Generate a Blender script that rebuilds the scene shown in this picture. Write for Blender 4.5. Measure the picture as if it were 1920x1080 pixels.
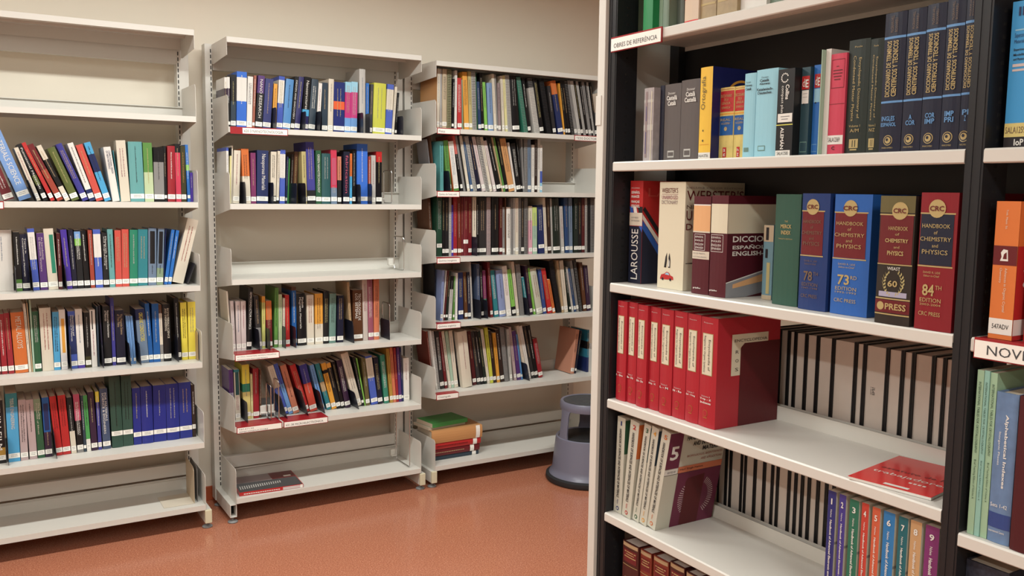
import bpy, math, random
from mathutils import Matrix, Vector
for o in list(bpy.data.objects): bpy.data.objects.remove(o)
S = bpy.context.scene
COL = S.collection
R = math.radians

CAM_R = (0.853902, -0.520295, 0.011970)
CAM_U = (0.045403, 0.097389, 0.994210)
CAM_F = (0.518449, 0.848415, -0.106784)
CAM_Z = 1.5278
LENS = 31.2885
ZS = {'u2c': 2.1855, 'u2a': 1.7995, 'u2b': 1.4624, 'u2C': 1.125, 'u2d': 0.7857, 'u2e': 0.4512, 'u2f': 0.117, 'u1c': 2.1989, 'u1a': 1.8353, 'u1b': 1.4689, 'u1C': 1.1057, 'u1d': 0.7644, 'u1e': 0.4008, 'u1f': 0.1137, 'u3c': 2.169, 'u3a': 1.8421, 'u3b': 1.5299, 'u3C': 1.1951, 'u3d': 0.86, 'u3e': 0.4931, 'u3f': 0.1135}

cam = bpy.data.objects.new('camera', bpy.data.cameras.new('camera'))
COL.objects.link(cam)
r_, u_, f_ = Vector(CAM_R), Vector(CAM_U), Vector(CAM_F)
cam.matrix_world = Matrix(((r_.x, u_.x, -f_.x, 0), (r_.y, u_.y, -f_.y, 0), (r_.z, u_.z, -f_.z, CAM_Z), (0, 0, 0, 1)))
cam.data.lens = LENS
cam.data.sensor_width = 36
cam.data.clip_start = .02
S.camera = cam
S.view_settings.view_transform = 'Standard'
S.view_settings.look = 'None'
S.view_settings.gamma = 1
S.view_settings.exposure = 0.0
S.view_settings.use_curve_mapping = False
w = bpy.data.worlds.new('world'); S.world = w; w.use_nodes = True
w.node_tree.nodes['Background'].inputs[0].default_value = (1, .93, .84, 1)
w.node_tree.nodes['Background'].inputs[1].default_value = .05

def area(name, loc, sx, sy, energy, col=(.95, 1, .965), rot=(0, 0, 0)):
    l = bpy.data.lights.new(name, 'AREA'); l.shape = 'RECTANGLE'; l.size = sx; l.size_y = sy
    l.energy = energy; l.color = col
    o = bpy.data.objects.new(name, l); o.location = loc; o.rotation_euler = rot; COL.objects.link(o); return o
CEIL = 2.78
LIGHTS = [(.95, 2.75, 1.2, .12, 46), (-.75, 2.75, 1.2, .12, 33), (2.45, 2.75, .9, .12, 25), (.1, 1.35, .12, 1.2, 10), (.1, -1.2, .12, 1.2, 44), (-1.6, .2, .12, 1.2, 50)]  # last two lamps are out of view, added as fill for the bookcases
for i, (x, y, sx, sy, e) in enumerate(LIGHTS):
    area('ceiling_lamp_light', (x, y, CEIL - .075), sx, sy, e)

# ------------------------------------------------------------------ materials
def lin(c): return tuple((v / 255 / 12.92) if v / 255 <= .04045 else ((v / 255 + .055) / 1.055) ** 2.4 for v in c)
PAL = dict(amber=(232,160,40), azure=(20,92,165), azurebright=(45,110,215), azuredull=(60,90,130), black=(22,21,24), blue=(30,110,195), bluedark=(40,70,115),
 brick=(165,65,48), brickbrown=(165,95,75), brown=(95,58,35), brownred=(120,45,30), brownspots=(205,190,180), charcoal=(50,47,48), coral=(212,80,68), coralred=(215,75,55),
 cream=(222,210,190), crimson=(160,30,42), cyan=(70,165,215), darkblue=(35,60,100), darkbrown=(52,36,32), darkforest=(30,42,36), darkgrey=(70,72,75), darkmaroon=(85,28,32),
 darknavy=(28,30,52), darkolive=(62,58,32), darkpurple=(58,36,62), darkteal=(35,85,88), forest=(45,92,62), forestdark=(28,68,50), forestgrey=(48,80,68), gold=(185,140,50),
 green=(85,140,55), grey=(140,137,135), indigo=(62,60,145), indigodark=(45,42,100), jade=(35,135,105), khaki=(190,175,115), lavender=(175,170,195), lavenderblue=(135,150,195),
 leaf=(70,160,80), leafgreen=(95,150,65), lightblue=(120,160,218), lightgrey=(190,186,180), lime=(130,195,75), limeyellow=(205,205,50), limeyellow2=(205,205,110), magenta=(200,50,125),
 mapcream=(200,200,180), maroon=(115,28,35), mauve=(160,85,105), mauvegrey=(150,130,130), mint=(170,200,175), navy=(32,45,95), navyblue=(35,48,115), navysteel=(32,33,46),
 offwhite=(222,216,208), olive=(95,105,50), olivebrown=(105,95,55), olivegrey=(150,145,105), orange=(215,110,40), orangered=(235,95,45), pale=(225,220,220), palegreen=(190,205,160),
 palelime=(200,220,120), palesky=(150,205,230), paleyellow=(225,215,150), pink=(225,165,180), pinkgrey=(190,165,165), pinkwhite=(215,198,195), plum=(130,50,100), purple=(88,52,118),
 red=(195,35,35), rose=(210,55,85), rosy=(195,80,110), royal=(70,95,190), royaldull=(50,75,140), sage=(135,155,125), sageteal=(105,140,130), salmon=(205,125,95), salmonorange=(215,120,80),
 salmontan=(210,150,90), seafoam=(100,165,165), seagreen=(50,135,110), silver=(150,150,155), sky=(110,160,220), sky2=(85,145,205), skystripe=(120,150,190), slate=(50,66,80), slateblue=(70,85,115),
 slatepurple=(65,70,125), steel=(110,130,155), tan=(190,160,120), tancream=(200,180,150), teal=(40,130,140), tealdeep=(40,120,145), tealgloss=(90,165,165), ultramarine=(36,48,140), violet=(75,50,160),
 white=(232,226,218), yellow=(235,215,50), yellowcream=(225,205,120),
 brightgreen=(20,140,75), sagedark=(118,138,118), sagegrey=(100,110,100), redbright=(225,42,42), cream2=(222,196,170), mottled=(170,145,105), worn=(175,165,165), taupe=(98,90,88),
 sunyellow=(245,196,50), navycover=(28,34,95), yellowmarble=(225,200,110), aqua=(150,208,225), blackgloss=(24,23,26), petrol=(45,75,85), pinkred=(212,60,88), termnavy=(28,33,55),
 creampaper=(228,218,190), wine=(88,22,36), skyold=(110,150,165), merckgreen=(48,90,75), crcblue=(32,60,120), crcbright=(35,100,185), crcbrown=(48,42,38), crcred=(140,22,36),
 binder=(185,28,45), bone=(205,202,185), hnavy=(45,50,120), hindigo=(70,60,145), hgreen=(35,115,90), hred=(205,65,50), horange=(215,95,60), hblue=(35,125,190), hteal=(25,105,115),
 htan=(205,160,110), hpurple=(135,50,115), oxblood=(75,28,26), rust=(135,50,32), cyanbright=(50,160,225), orangebook=(228,120,42), mintgreen=(160,195,160), mintteal=(145,195,180),
 deepred=(92,14,22), salmonbook=(205,140,112), winecover=(112,34,66), hazeblue=(105,135,175), ox2=(80,22,30), speckle=(45,48,62),
 darkred=(110,25,32), goldfoil=(190,165,105), dimgold=(120,95,75), ink=(35,33,38), paper=(238,234,226), peach=(238,178,120), stripeblue=(40,95,190), skyline=(95,150,205), lightyellow=(235,230,90))
MC = {}
def mat(name, rough=.45, metal=0., noise=0., nscale=60, coat=0.):
    k = (name, rough, metal, noise)
    if k in MC: return MC[k]
    m = bpy.data.materials.new(name); m.use_nodes = True
    nt = m.node_tree; b = nt.nodes['Principled BSDF']
    c = lin(SURF.get(name, (0, 0, 0)))
    if name in PAL and name not in SURF:
        c = lin(PAL[name]); g = .25 * c[0] + .6 * c[1] + .15 * c[2]; c = tuple(.84 * (.92 * v + .08 * g) for v in c)
    b.inputs['Base Color'].default_value = (*c, 1)
    b.inputs['Roughness'].default_value = rough; b.inputs['Metallic'].default_value = metal
    b.inputs['Specular IOR Level'].default_value = .4
    if coat: b.inputs['Coat Weight'].default_value = coat
    if noise:
        tc = nt.nodes.new('ShaderNodeTexCoord'); n = nt.nodes.new('ShaderNodeTexNoise'); n.inputs['Scale'].default_value = nscale; n.inputs['Detail'].default_value = 5
        mx = nt.nodes.new('ShaderNodeMix'); mx.data_type = 'RGBA'
        mx.inputs[6].default_value = (*[v * (1 - noise) for v in c], 1); mx.inputs[7].default_value = (*[min(1, v * (1 + noise)) for v in c], 1)
        nt.links.new(tc.outputs['Object'], n.inputs['Vector']); nt.links.new(n.outputs['Fac'], mx.inputs[0]); nt.links.new(mx.outputs[2], b.inputs['Base Color'])
    MC[k] = m; return m
SURF = dict(shelf_paint=(206,202,194), wall_paint=(230,221,205), ceiling_paint=(225,220,210), terracotta=(172,84,52), steel_dark=(29,29,32), slot=(18,18,18), chrome=(200,200,200),
 page=(205,190,170), page_grey=(212,200,190), red_plate=(150,34,40), stool_grey=(112,112,128), rubber=(38,38,40), plastic_beige=(205,198,170), foot_grey=(125,125,125), label_white=(236,232,224), frame_white=(235,230,222))
SHELF = mat('shelf_paint', .38); WALL = mat('wall_paint', .85, noise=.03, nscale=3); CEILM = mat('ceiling_paint', .9)
BLACKM = mat('steel_dark', .42); SLOT = mat('slot', .8); CHROME = mat('chrome', .22, 1.); PAGE = mat('page', .8, noise=.06, nscale=40); PAGEG = mat('page_grey', .85, noise=.08, nscale=25)
REDP = mat('red_plate', .35); CARD = mat('label_white', .4); PLATE = mat('navysteel', .35)
SPECK = mat('speckle', .6, noise=.9, nscale=150)
fm = bpy.data.materials.new('floor_linoleum'); fm.use_nodes = True
nt = fm.node_tree; b = nt.nodes['Principled BSDF']; b.inputs['Roughness'].default_value = .2; b.inputs['Specular IOR Level'].default_value = .5
tc = nt.nodes.new('ShaderNodeTexCoord')
n1 = nt.nodes.new('ShaderNodeTexNoise'); n1.inputs['Scale'].default_value = 170; n1.inputs['Detail'].default_value = 4
n2 = nt.nodes.new('ShaderNodeTexNoise'); n2.inputs['Scale'].default_value = 230; n2.inputs['Detail'].default_value = 2
cr = nt.nodes.new('ShaderNodeValToRGB'); cr.color_ramp.elements[0].position = .35; cr.color_ramp.elements[1].position = .7
cr.color_ramp.elements[0].color = (*lin((152,92,70)), 1); cr.color_ramp.elements[1].color = (*lin((190,124,95)), 1)
cr2 = nt.nodes.new('ShaderNodeValToRGB'); cr2.color_ramp.elements[0].position = .63; cr2.color_ramp.elements[1].position = .69
mx = nt.nodes.new('ShaderNodeMix'); mx.data_type = 'RGBA'; mx.inputs[7].default_value = (*lin((225,165,135)), 1)
for n in (n1, n2): nt.links.new(tc.outputs['Object'], n.inputs['Vector'])
nt.links.new(n1.outputs['Fac'], cr.inputs[0]); nt.links.new(n2.outputs['Fac'], cr2.inputs[0]); nt.links.new(cr2.outputs[0], mx.inputs[0]); nt.links.new(cr.outputs[0], mx.inputs[6]); nt.links.new(mx.outputs[2], b.inputs['Base Color'])
FLOOR = fm
def emit(col, s):
    m = bpy.data.materials.new('lamp_diffuser'); m.use_nodes = True; b = m.node_tree.nodes['Principled BSDF']
    b.inputs['Emission Color'].default_value = (*col, 1); b.inputs['Emission Strength'].default_value = s; return m

# ------------------------------------------------------------------ mesh helpers
class MB:
    def __init__(s): s.v = []; s.f = []; s.m = []; s.mats = []
    def mi(s, m):
        if m not in s.mats: s.mats.append(m)
        return s.mats.index(m)
    def poly(s, pts, m):
        a = len(s.v); s.v += [tuple(p) for p in pts]; s.f.append(list(range(a, a + len(pts)))); s.m.append(s.mi(m))
    def box(s, x0, x1, y0, y1, z0, z1, m):
        a = len(s.v); s.v += [(x, y, z) for z in (z0, z1) for y in (y0, y1) for x in (x0, x1)]
        i = s.mi(m)
        for q in ((0,2,3,1), (4,5,7,6), (0,1,5,4), (2,6,7,3), (0,4,6,2), (1,3,7,5)): s.f.append([a + k for k in q]); s.m.append(i)
    def prism(s, prof, axis, a0, a1, m):      # prof: 2D points; axis 0 extrudes along x (prof = y,z), 2 along z (prof = x,y)
        n = len(prof); a = len(s.v); i = s.mi(m)
        for t in (a0, a1):
            for p in prof: s.v.append((t, p[0], p[1]) if axis == 0 else (p[0], p[1], t) if axis == 2 else (p[0], t, p[1]))
        s.f.append([a + k for k in range(n)][::-1]); s.m.append(i); s.f.append([a + n + k for k in range(n)]); s.m.append(i)
        for k in range(n): s.f.append([a + k, a + (k + 1) % n, a + n + (k + 1) % n, a + n + k]); s.m.append(i)
    def lathe(s, prof, m, seg=48, a0=0, a1=2 * math.pi, closed=True):
        a = len(s.v); i = s.mi(m); n = len(prof); full = abs(a1 - a0 - 2 * math.pi) < 1e-6; c = seg if full else seg + 1
        for k in range(c):
            t = a0 + (a1 - a0) * k / seg
            for r, z in prof: s.v.append((r * math.cos(t), r * math.sin(t), z))
        for k in range(seg):
            k2 = (k + 1) % c
            for j in range(n if closed else n - 1):
                j2 = (j + 1) % n; s.f.append([a + k * n + j, a + k2 * n + j, a + k2 * n + j2, a + k * n + j2]); s.m.append(i)
        if not full and closed:
            s.f.append([a + j for j in range(n)]); s.m.append(i); s.f.append([a + seg * n + j for j in range(n)][::-1]); s.m.append(i)
    def tube(s, pts, r, m, seg=8):
        a = len(s.v); i = s.mi(m); pts = [Vector(p) for p in pts]; n = len(pts)
        for k, p in enumerate(pts):
            d = (pts[min(k + 1, n - 1)] - pts[max(k - 1, 0)]).normalized()
            q = Vector((0, 0, 1)) if abs(d.z) < .9 else Vector((1, 0, 0))
            e1 = d.cross(q).normalized(); e2 = d.cross(e1)
            for j in range(seg):
                t = 2 * math.pi * j / seg; s.v.append(tuple(p + e1 * r * math.cos(t) + e2 * r * math.sin(t)))
        for k in range(n - 1):
            for j in range(seg): s.f.append([a + k * seg + j, a + k * seg + (j + 1) % seg, a + (k + 1) * seg + (j + 1) % seg, a + (k + 1) * seg + j]); s.m.append(i)
        s.f.append([a + j for j in range(seg)][::-1]); s.m.append(i); s.f.append([a + (n - 1) * seg + j for j in range(seg)]); s.m.append(i)
    def mesh(s, name):
        me = bpy.data.meshes.new(name); me.from_pydata(s.v, [], s.f)
        for m in s.mats: me.materials.append(m)
        me.polygons.foreach_set('material_index', s.m); me.update(); return me
    def build(s, name, parent=None, bevel=0, smooth=False):
        me = s.mesh(name); o = bpy.data.objects.new(name, me); COL.objects.link(o); o.parent = parent
        if smooth:
            me.polygons.foreach_set('use_smooth', [True] * len(me.polygons))
            md = o.modifiers.new('e', 'EDGE_SPLIT'); md.split_angle = R(40)
        if bevel:
            md = o.modifiers.new('b', 'BEVEL'); md.width = bevel; md.segments = 2; md.limit_method = 'ANGLE'
        return o
def tag(o, label=None, cat=None, group=None, kind=None):
    for k, v in (('label', label), ('category', cat), ('group', group), ('kind', kind)):
        if v: o[k] = v
    return o
def empty(name, loc=(0, 0, 0), rot=(0, 0, 0)):
    o = bpy.data.objects.new(name, None); o.location = loc; o.rotation_euler = rot; o.empty_display_size = .02; COL.objects.link(o); return o

TEXTS = {}
def text_mesh(s, bold=False):
    k = (s, bold)
    if k not in TEXTS:
        c = bpy.data.curves.new('lettering', 'FONT'); c.body = s; c.resolution_u = 2
        if bold: c.offset = .022
        o = bpy.data.objects.new('lettering', c); COL.objects.link(o)
        me = bpy.data.meshes.new_from_object(o); bpy.data.objects.remove(o)
        xs = [v.co.x for v in me.vertices] or [0, 1]; ys = [v.co.y for v in me.vertices] or [0, 1]
        x0, x1, y0, y1 = min(xs), max(xs), min(ys), max(ys)
        for v in me.vertices: v.co.x = (v.co.x - x0) / max(x1 - x0, 1e-6); v.co.y = (v.co.y - y0) / max(y1 - y0, 1e-6)
        TEXTS[k] = me
    return TEXTS[k]
TM = {}
def text(parent, s, P, dirv, upv, L, H, m, bold=False, name='lettering'):
    """text fitted to L x H, lower-left corner at P, running along dirv"""
    k = (s, bold, m.name)
    if k not in TM:
        me = text_mesh(s, bold).copy(); me.materials.clear(); me.materials.append(m); TM[k] = me
    o = bpy.data.objects.new(name, TM[k]); COL.objects.link(o); o.parent = parent
    d, u = Vector(dirv), Vector(upv); n = d.cross(u); P = Vector(P)
    o.matrix_local = Matrix(((d.x * L, u.x * H, n.x * .001, P.x), (d.y * L, u.y * H, n.y * .001, P.y), (d.z * L, u.z * H, n.z * .001, P.z), (0, 0, 0, 1)))
    return o

# ------------------------------------------------------------------ room
def struct(o, kind='structure'): o['kind'] = kind; return o
X0, X1, Y0, Y1 = -3.2, 5.2, -2.8, 4.41
m = MB(); m.box(X0 - .1, X1 + .1, Y0 - .1, Y1 + .1, -.1, 0, FLOOR); struct(m.build('floor'))
m = MB(); m.box(X0 - .1, X1 + .1, Y0 - .1, Y1 + .1, CEIL, CEIL + .1, CEILM); struct(m.build('ceiling'))
m = MB(); m.box(X0 - .1, X1 + .1, Y1, Y1 + .1, 0, CEIL, WALL); struct(m.build('wall_back'))
m = MB(); m.box(X0 - .1, X1 + .1, Y0 - .1, Y0, 0, CEIL, WALL); struct(m.build('wall_front'))
m = MB(); m.box(X0 - .1, X0, Y0, Y1, 0, CEIL, WALL); struct(m.build('wall_left'))
m = MB(); m.box(X1, X1 + .1, Y0, Y1, 0, CEIL, WALL); struct(m.build('wall_right'))
TERRA = mat('terracotta', .4)
m = MB(); m.box(X0, X1, Y1 - .012, Y1, 0, .07, TERRA); struct(m.build('baseboard_back', bevel=.002))
m = MB(); m.box(X1 - .012, X1, Y0, Y1 - .012, 0, .07, TERRA); struct(m.build('baseboard_right', bevel=.002))
em = emit((1, .93, .84), 4)
PLACE = ['over the aisle near the middle wall bookcase', 'over the aisle near the left wall bookcase', 'near the corner bookcase', 'over the middle of the room', 'added as unseen fill at the back of the room', 'added as unseen fill at the far left of the room']
for i, (x, y, sx, sy, e) in enumerate(LIGHTS):
    t = tag(empty('ceiling_light', (x, y, CEIL)), 'white linear ceiling light ' + PLACE[i], 'ceiling light', 'linear ceiling lights')
    m = MB(); m.box(-sx / 2 - .02, sx / 2 + .02, -sy / 2 - .02, sy / 2 + .02, -.05, -.001, mat('frame_white', .5)); m.build('housing', t, .004)
    m = MB(); m.box(-sx / 2, sx / 2, -sy / 2, sy / 2, -.06, -.0505, em); m.build('diffuser', t)

# ------------------------------------------------------------------ wall bookcases
YF = 4.018; YB = 4.295; LIP = .0237
def wall_shelf(root, x0, x1, z, canopy=False, base=False, left=True, right=True):
    m = MB()
    m.prism([(YF, -LIP), (YF, 0), (YB, 0), (YB, .055), (YB - .012, .055), (YB - .012, .058), (YB + .0015, .058), (YB + .0015, -.022), (YB, -.022), (YB, -.0015), (YF + .0015, -.0015), (YF + .0015, -LIP + .0015), (YF + .02, -LIP + .0015), (YF + .02, -LIP)] if not canopy
            else [(YF, -LIP), (YF, 0), (YB, 0), (YB, -.05), (YB - .0015, -.05), (YB - .0015, -.0015), (YF + .0015, -.0015), (YF + .0015, -LIP + .0015), (YF + .02, -LIP + .0015), (YF + .02, -LIP)], 0, x0, x1, SHELF)
    m.box(x0, x1, YF + .09, YF + .092, -.012, -.0016, SHELF); m.box(x0, x1, YF + .18, YF + .182, -.012, -.0016, SHELF)
    s = m.build('shelf', root); s.location.z = z
    for side, x, on in ((-1, x0, left), (1, x1, right)):
        if not on: continue
        m = MB(); a, b_ = (x - .0018, x - .0003) if side < 0 else (x + .0003, x + .0018)
        if canopy: pr = [(YF + .002, .0), (YB, 0), (YB, -.085), (YB - .03, -.09), (YF + .002, -.078)]
        else: pr = [(YF + .002, -LIP - .001), (YB, -LIP - .035), (YB + .02, -LIP - .035), (YB + .02, .14), (YF + .015, .138), (YF + .004, .128), (YF + .002, .12)]
        m.prism(pr, 0, a, b_, SHELF); m.build('end_plate', s)
    return s
def upright(root, x0, x1, xs, top, y0=4.3, y1=4.36):
    m = MB(); m.box(x0, x1, y0, y1, 0.03, top, SHELF)
    z = .1
    while z < top - .04:
        m.box(xs - .0022, xs + .0022, y0 - .0004, y0 + .002, z, z + .0165, SLOT)
        z += .025
    return m.build('upright', root)
def foot_arm(root, x0, x1, cap):
    m = MB(); t = .003; z0, z1 = .028, .088
    for q in ((x0, x1, z0, z0 + t), (x0, x1, z1 - t, z1), (x0, x0 + t, z0 + t, z1 - t), (x1 - t, x1, z0 + t, z1 - t)): m.box(q[0], q[1], YF + .012, 4.3, q[2], q[3], SHELF)
    m.box(x0 + t, x1 - t, YF + .06, YF + .062, z0 + t, z1 - t, SLOT)
    a = m.build('base_arm', root)
    if cap:
        m = MB(); m.box(x0 - .001, x1 + .001, YF - .004, YF + .0115, z0 - .001, z1 + .001, mat('plastic_beige', .5)); m.build('end_cap', a, .003)
    for y in (YF + .03, 4.31):
        m = MB(); m.lathe([(0, .0), (.021, .0), (.023, .004), (.02, .008), (.008, .011), (.006, .011), (.006, .028), (0, .028)], mat('foot_grey', .5), 24, closed=False)
        o = m.build('levelling_foot', root, smooth=True); o.location = ((x0 + x1) / 2, y, 0)
def bookcase(label, u, x0, x1, top, ups, arms, back=False):
    t = tag(empty('bookcase', ((x0 + x1) / 2, 4.2, 0)), label, 'bookcase', 'light grey steel bookcases along the wall')
    inv_ = Matrix.Translation((-(x0 + x1) / 2, -4.2, 0))
    before = set(bpy.data.objects)
    for k in 'cabCdef':
        wall_shelf(t, x0, x1, ZS[u + k], k == 'c', k == 'f')
    for q in ups: upright(t, q[0], q[1], q[2], top)
    for q in arms: foot_arm(t, q[0], q[1], q[2])
    m = MB()
    zc = ZS[u + 'c']; m.box(x0 + .004, x1 - .004, 4.305, 4.33, zc - .113, zc - .024, SHELF); m.build('back_beam', t, .002)
    m = MB(); m.box(x0 + .004, x1 - .004, 4.305, 4.33, .176, .235, SHELF); m.build('back_beam', t, .002)
    for o in set(bpy.data.objects) - before:
        if o.parent == t: o.location += Vector((-(x0 + x1) / 2, -4.2, 0))
    return t
bookcase('light grey steel bookcase cut off at the left edge, two top shelves empty', 'u1', -.075, .855, 2.19, ((-.115, -.072, -.078), (.837, .888, .843)), ((-.1, -.07, 0), (.852, .88, 1)))
bookcase('middle light grey steel bookcase, with one empty shelf amid its books', 'u2', .993, 1.923, 2.19, ((.961, .992, .987), (1.902, 1.95, 1.908)), ((.965, .995, 0), (1.918, 1.946, 1)))
bookcase('light grey steel bookcase behind the kick stool, packed with thin volumes', 'u3', 2.005, 3.045, 2.17, ((1.962, 2.006, 1.999), (3.024, 3.07, 3.03)), ((1.985, 2.013, 1), (3.04, 3.068, 1)))

# ------------------------------------------------------------------ books
def colours(spec):
    out = []; z = 0.
    for q in spec.split('+'):
        n, _, f = q.partition('.')
        e = float('.' + f) if f else 1.
        out.append((n, z, e)); z = e
    return out
def cover_profile(w, d, bulge, t):
    n = 5 if bulge > .0012 else 1
    pts = [(0, d)]
    for k in range(n + 1): 
        x = w * k / n; pts.append((x, -bulge * (1 - (2 * k / n - 1) ** 2)) if n > 1 else (x, 0))
    pts.append((w, d))
    return pts
def patch(m, w, bulge, x0, x1, z0, z1, mt, off=.0004, holes=None):
    n = 4 if bulge > .0012 else 1
    def y(x): return -bulge * (1 - (2 * x / w - 1) ** 2) - off
    for k in range(n):
        a = x0 + (x1 - x0) * k / n; b_ = x0 + (x1 - x0) * (k + 1) / n
        m.poly([(a, y(a), z0), (b_, y(b_), z0), (b_, y(b_), z1), (a, y(a), z1)], mt)
def lum(n):
    c = PAL[n]; return .3 * c[0] + .59 * c[1] + .11 * c[2]
def book_body(root, w, h, d, spec, hard=True, bulge=0., side=None, rough=.4, pagem=None, noise=0):
    """cover (spine and two boards, coloured in bands) and page block; x thickness, y from spine to fore edge, z up"""
    pagem = pagem or PAGE
    m = MB(); t = .0022 if hard and w > .012 else .0006
    pr = cover_profile(w, d, bulge, t)
    for n, a, e in colours(spec):
        mt = mat(n, rough, noise=noise) if n != 'speckle' else SPECK
        sm = mat(side, rough) if side else mt
        z1, z0 = h * (1 - a), h * (1 - e)
        N = len(pr)
        for k in range(N - 1):
            p, q = pr[k], pr[k + 1]
            edge = k in (0, N - 2)
            m.poly([(p[0], p[1], z0), (q[0], q[1], z0), (q[0], q[1], z1), (p[0], p[1], z1)], sm if edge else mt)
        # board edges at fore edge and inner faces
        for xa, xb in ((0, t), (w - t, w)):
            m.poly([(xa, d, z0), (xa, d, z1), (xb, d, z1), (xb, d, z0)], sm)
        m.poly([(t, d, z0), (t, t, z0), (t, t, z1), (t, d, z1)], sm); m.poly([(w - t, t, z0), (w - t, d, z0), (w - t, d, z1), (w - t, t, z1)], sm)
        m.poly([(t, t, z0), (w - t, t, z0), (w - t, t, z1), (t, t, z1)], sm)
        if a == 0:
            m.poly([(0, d, h), (0, 0, h), (t, t, h), (t, d, h)], sm); m.poly([(w, 0, h), (w, d, h), (w - t, d, h), (w - t, t, h)], sm)
            m.poly([(x, y, h) for x, y in pr[1:-1]] + [(w - t, t, h), (t, t, h)], mt)
        if e == 1:
            m.poly([(0, 0, 0), (0, d, 0), (t, d, 0), (t, t, 0)], sm); m.poly([(w, d, 0), (w, 0, 0), (w - t, t, 0), (w - t, d, 0)], sm)
            m.poly([(x, y, 0) for x, y in pr[1:-1]][::-1] + [(t, t, 0), (w - t, t, 0)], mt)
    m.build('cover', root)
    if w - 2 * t > .001:
        o = .003 if t > .001 else .0003
        m = MB(); m.box(t + .0001, w - t - .0001, t + .0002, d - o, o if t > .001 else .0002, h - o, pagem); m.build('page_block', root)
rng = random.Random(5)
LABEL_INK = mat('grey', .6)
def call_label(root, w, h, bulge, zc, size=.022):
    m = MB(); z0 = zc - size / 2; patch(m, w, bulge, .0002, w - .0002, z0, z0 + size, CARD, .0005)
    if w > .012:
        for k in range(2):
            z = z0 + size * (.62 - .32 * k)
            x = w * .22
            while x < w * .76:
                l = rng.uniform(.0012, .003); patch(m, w, bulge, x, min(x + l, w * .8), z, z + size * .13, LABEL_INK, .0007); x += l + .0009
    m.build('call_label', root)
def scribble(root, w, h, bulge, z1, z0, mt, lines=1):
    m = MB(); lw = min(.0042, w * .24)
    for k in range(lines):
        xc = w * (.5 if lines == 1 else (.64, .36)[k]); z = z1
        while z > z0:
            L = rng.uniform(.004, .012)
            zz = z
            while zz > max(z - L, z0):
                hgt = rng.choice((.55, .7, 1.)) * lw; patch(m, w, bulge, xc - lw / 2, xc - lw / 2 + hgt, zz - .0011, zz, mt, .0005); zz -= .0019
            z -= L + .0022
    if m.f: m.build('spine_lettering', root)
def spiral(root, w, h):
    m = MB(); r = w / 2 - .0017; n = int(h / .0085); dk = mat('ink', .5) if rng.random() < .5 else mat('grey', .4)
    for k in range(n):
        z = .006 + k * (h - .012) / max(n - 1, 1)
        pts = [(w / 2 + r * math.cos(t), .001 - r * .75 * math.sin(t) + .001, z) for t in [math.pi * j / 6 for j in range(-1, 8)]]
        m.tube(pts, .0011, dk, 5)
    m.build('spiral_binding', root)

NAMES = dict(amber='amber', azure='blue', azurebright='bright blue', azuredull='dull blue', black='black', blue='blue', bluedark='dark blue', brick='brick red', brickbrown='reddish brown', brown='brown',
 brownred='red-brown', brownspots='brown-spotted white', charcoal='charcoal', coral='coral red', coralred='coral', cream='cream', crimson='crimson', cyan='cyan', darkblue='dark blue', darkbrown='dark brown',
 darkforest='blackish green', darkgrey='dark grey', darkmaroon='dark maroon', darknavy='dark navy', darkolive='dark olive', darkpurple='dark purple', darkteal='dark teal', forest='forest green',
 forestdark='dark green', forestgrey='grey-green', gold='gold', green='green', grey='grey', indigo='indigo', indigodark='dark indigo', jade='jade green', khaki='khaki', lavender='lavender',
 lavenderblue='lavender blue', leaf='leaf green', leafgreen='leaf green', lightblue='light blue', lightgrey='light grey', lime='lime green', limeyellow='lemon yellow', limeyellow2='pale yellow', magenta='magenta',
 mapcream='mottled cream', maroon='maroon', mauve='mauve', mauvegrey='mauve grey', mint='mint green', navy='navy', navyblue='navy', offwhite='off-white', olive='olive', olivebrown='olive brown',
 olivegrey='olive grey', orange='orange', orangered='orange', pale='pale', palegreen='pale green', palelime='pale lime', palesky='pale blue', paleyellow='pale yellow', pink='pink', pinkgrey='pinkish grey',
 pinkwhite='pinkish white', plum='plum', purple='purple', red='red', rose='rose red', rosy='pink', royal='royal blue', royaldull='royal blue', sage='sage', sageteal='sage green', salmon='salmon',
 salmonorange='salmon orange', salmonbook='salmon', salmontan='salmon tan', seafoam='seafoam', seagreen='sea green', silver='silver grey', sky='sky blue', sky2='sky blue', skystripe='blue striped', slate='slate', slateblue='slate blue',
 slatepurple='slate purple', steel='steel blue', tan='tan', tancream='tan', teal='teal', tealdeep='deep teal', tealgloss='glossy teal', ultramarine='ultramarine', violet='violet', white='white', yellow='yellow',
 yellowcream='cream yellow', navysteel='dark')
ROWP = dict(L1='top book row of the left bookcase', L2='second book row of the left bookcase', L3='third book row of the left bookcase', L4='lowest book row of the left bookcase',
 M1='top book row of the middle bookcase', M2='second book row of the middle bookcase', M4='third book row of the middle bookcase', M5='lowest book row of the middle bookcase',
 C1='top row of the corner bookcase', C2='second row of the corner bookcase', C3='third row of the corner bookcase', C4='fourth row of the corner bookcase', C5='fifth row of the corner bookcase')
ORD = 'first second third fourth fifth sixth seventh eighth ninth tenth eleventh twelfth thirteenth fourteenth fifteenth sixteenth seventeenth eighteenth nineteenth twentieth'.split()
def cname(spec):
    ns = []
    for n, a, e in sorted(colours(spec), key=lambda q: q[1] - q[2]):
        if NAMES.get(n, n) not in ns: ns.append(NAMES.get(n, n))
    return ' and '.join(ns[:2])
def kindof(r):
    if r[1] == 'E': return 'bookend'
    if 'P' in r[9]: return 'spiral_bound_report'
    if r[0][0] == 'C' and r[6] < .024: return 'thesis_volume'
    return 'book'
NOUN = dict(bookend='bookend', spiral_bound_report='spiral-bound report', thesis_volume='thesis', book='book')
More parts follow.
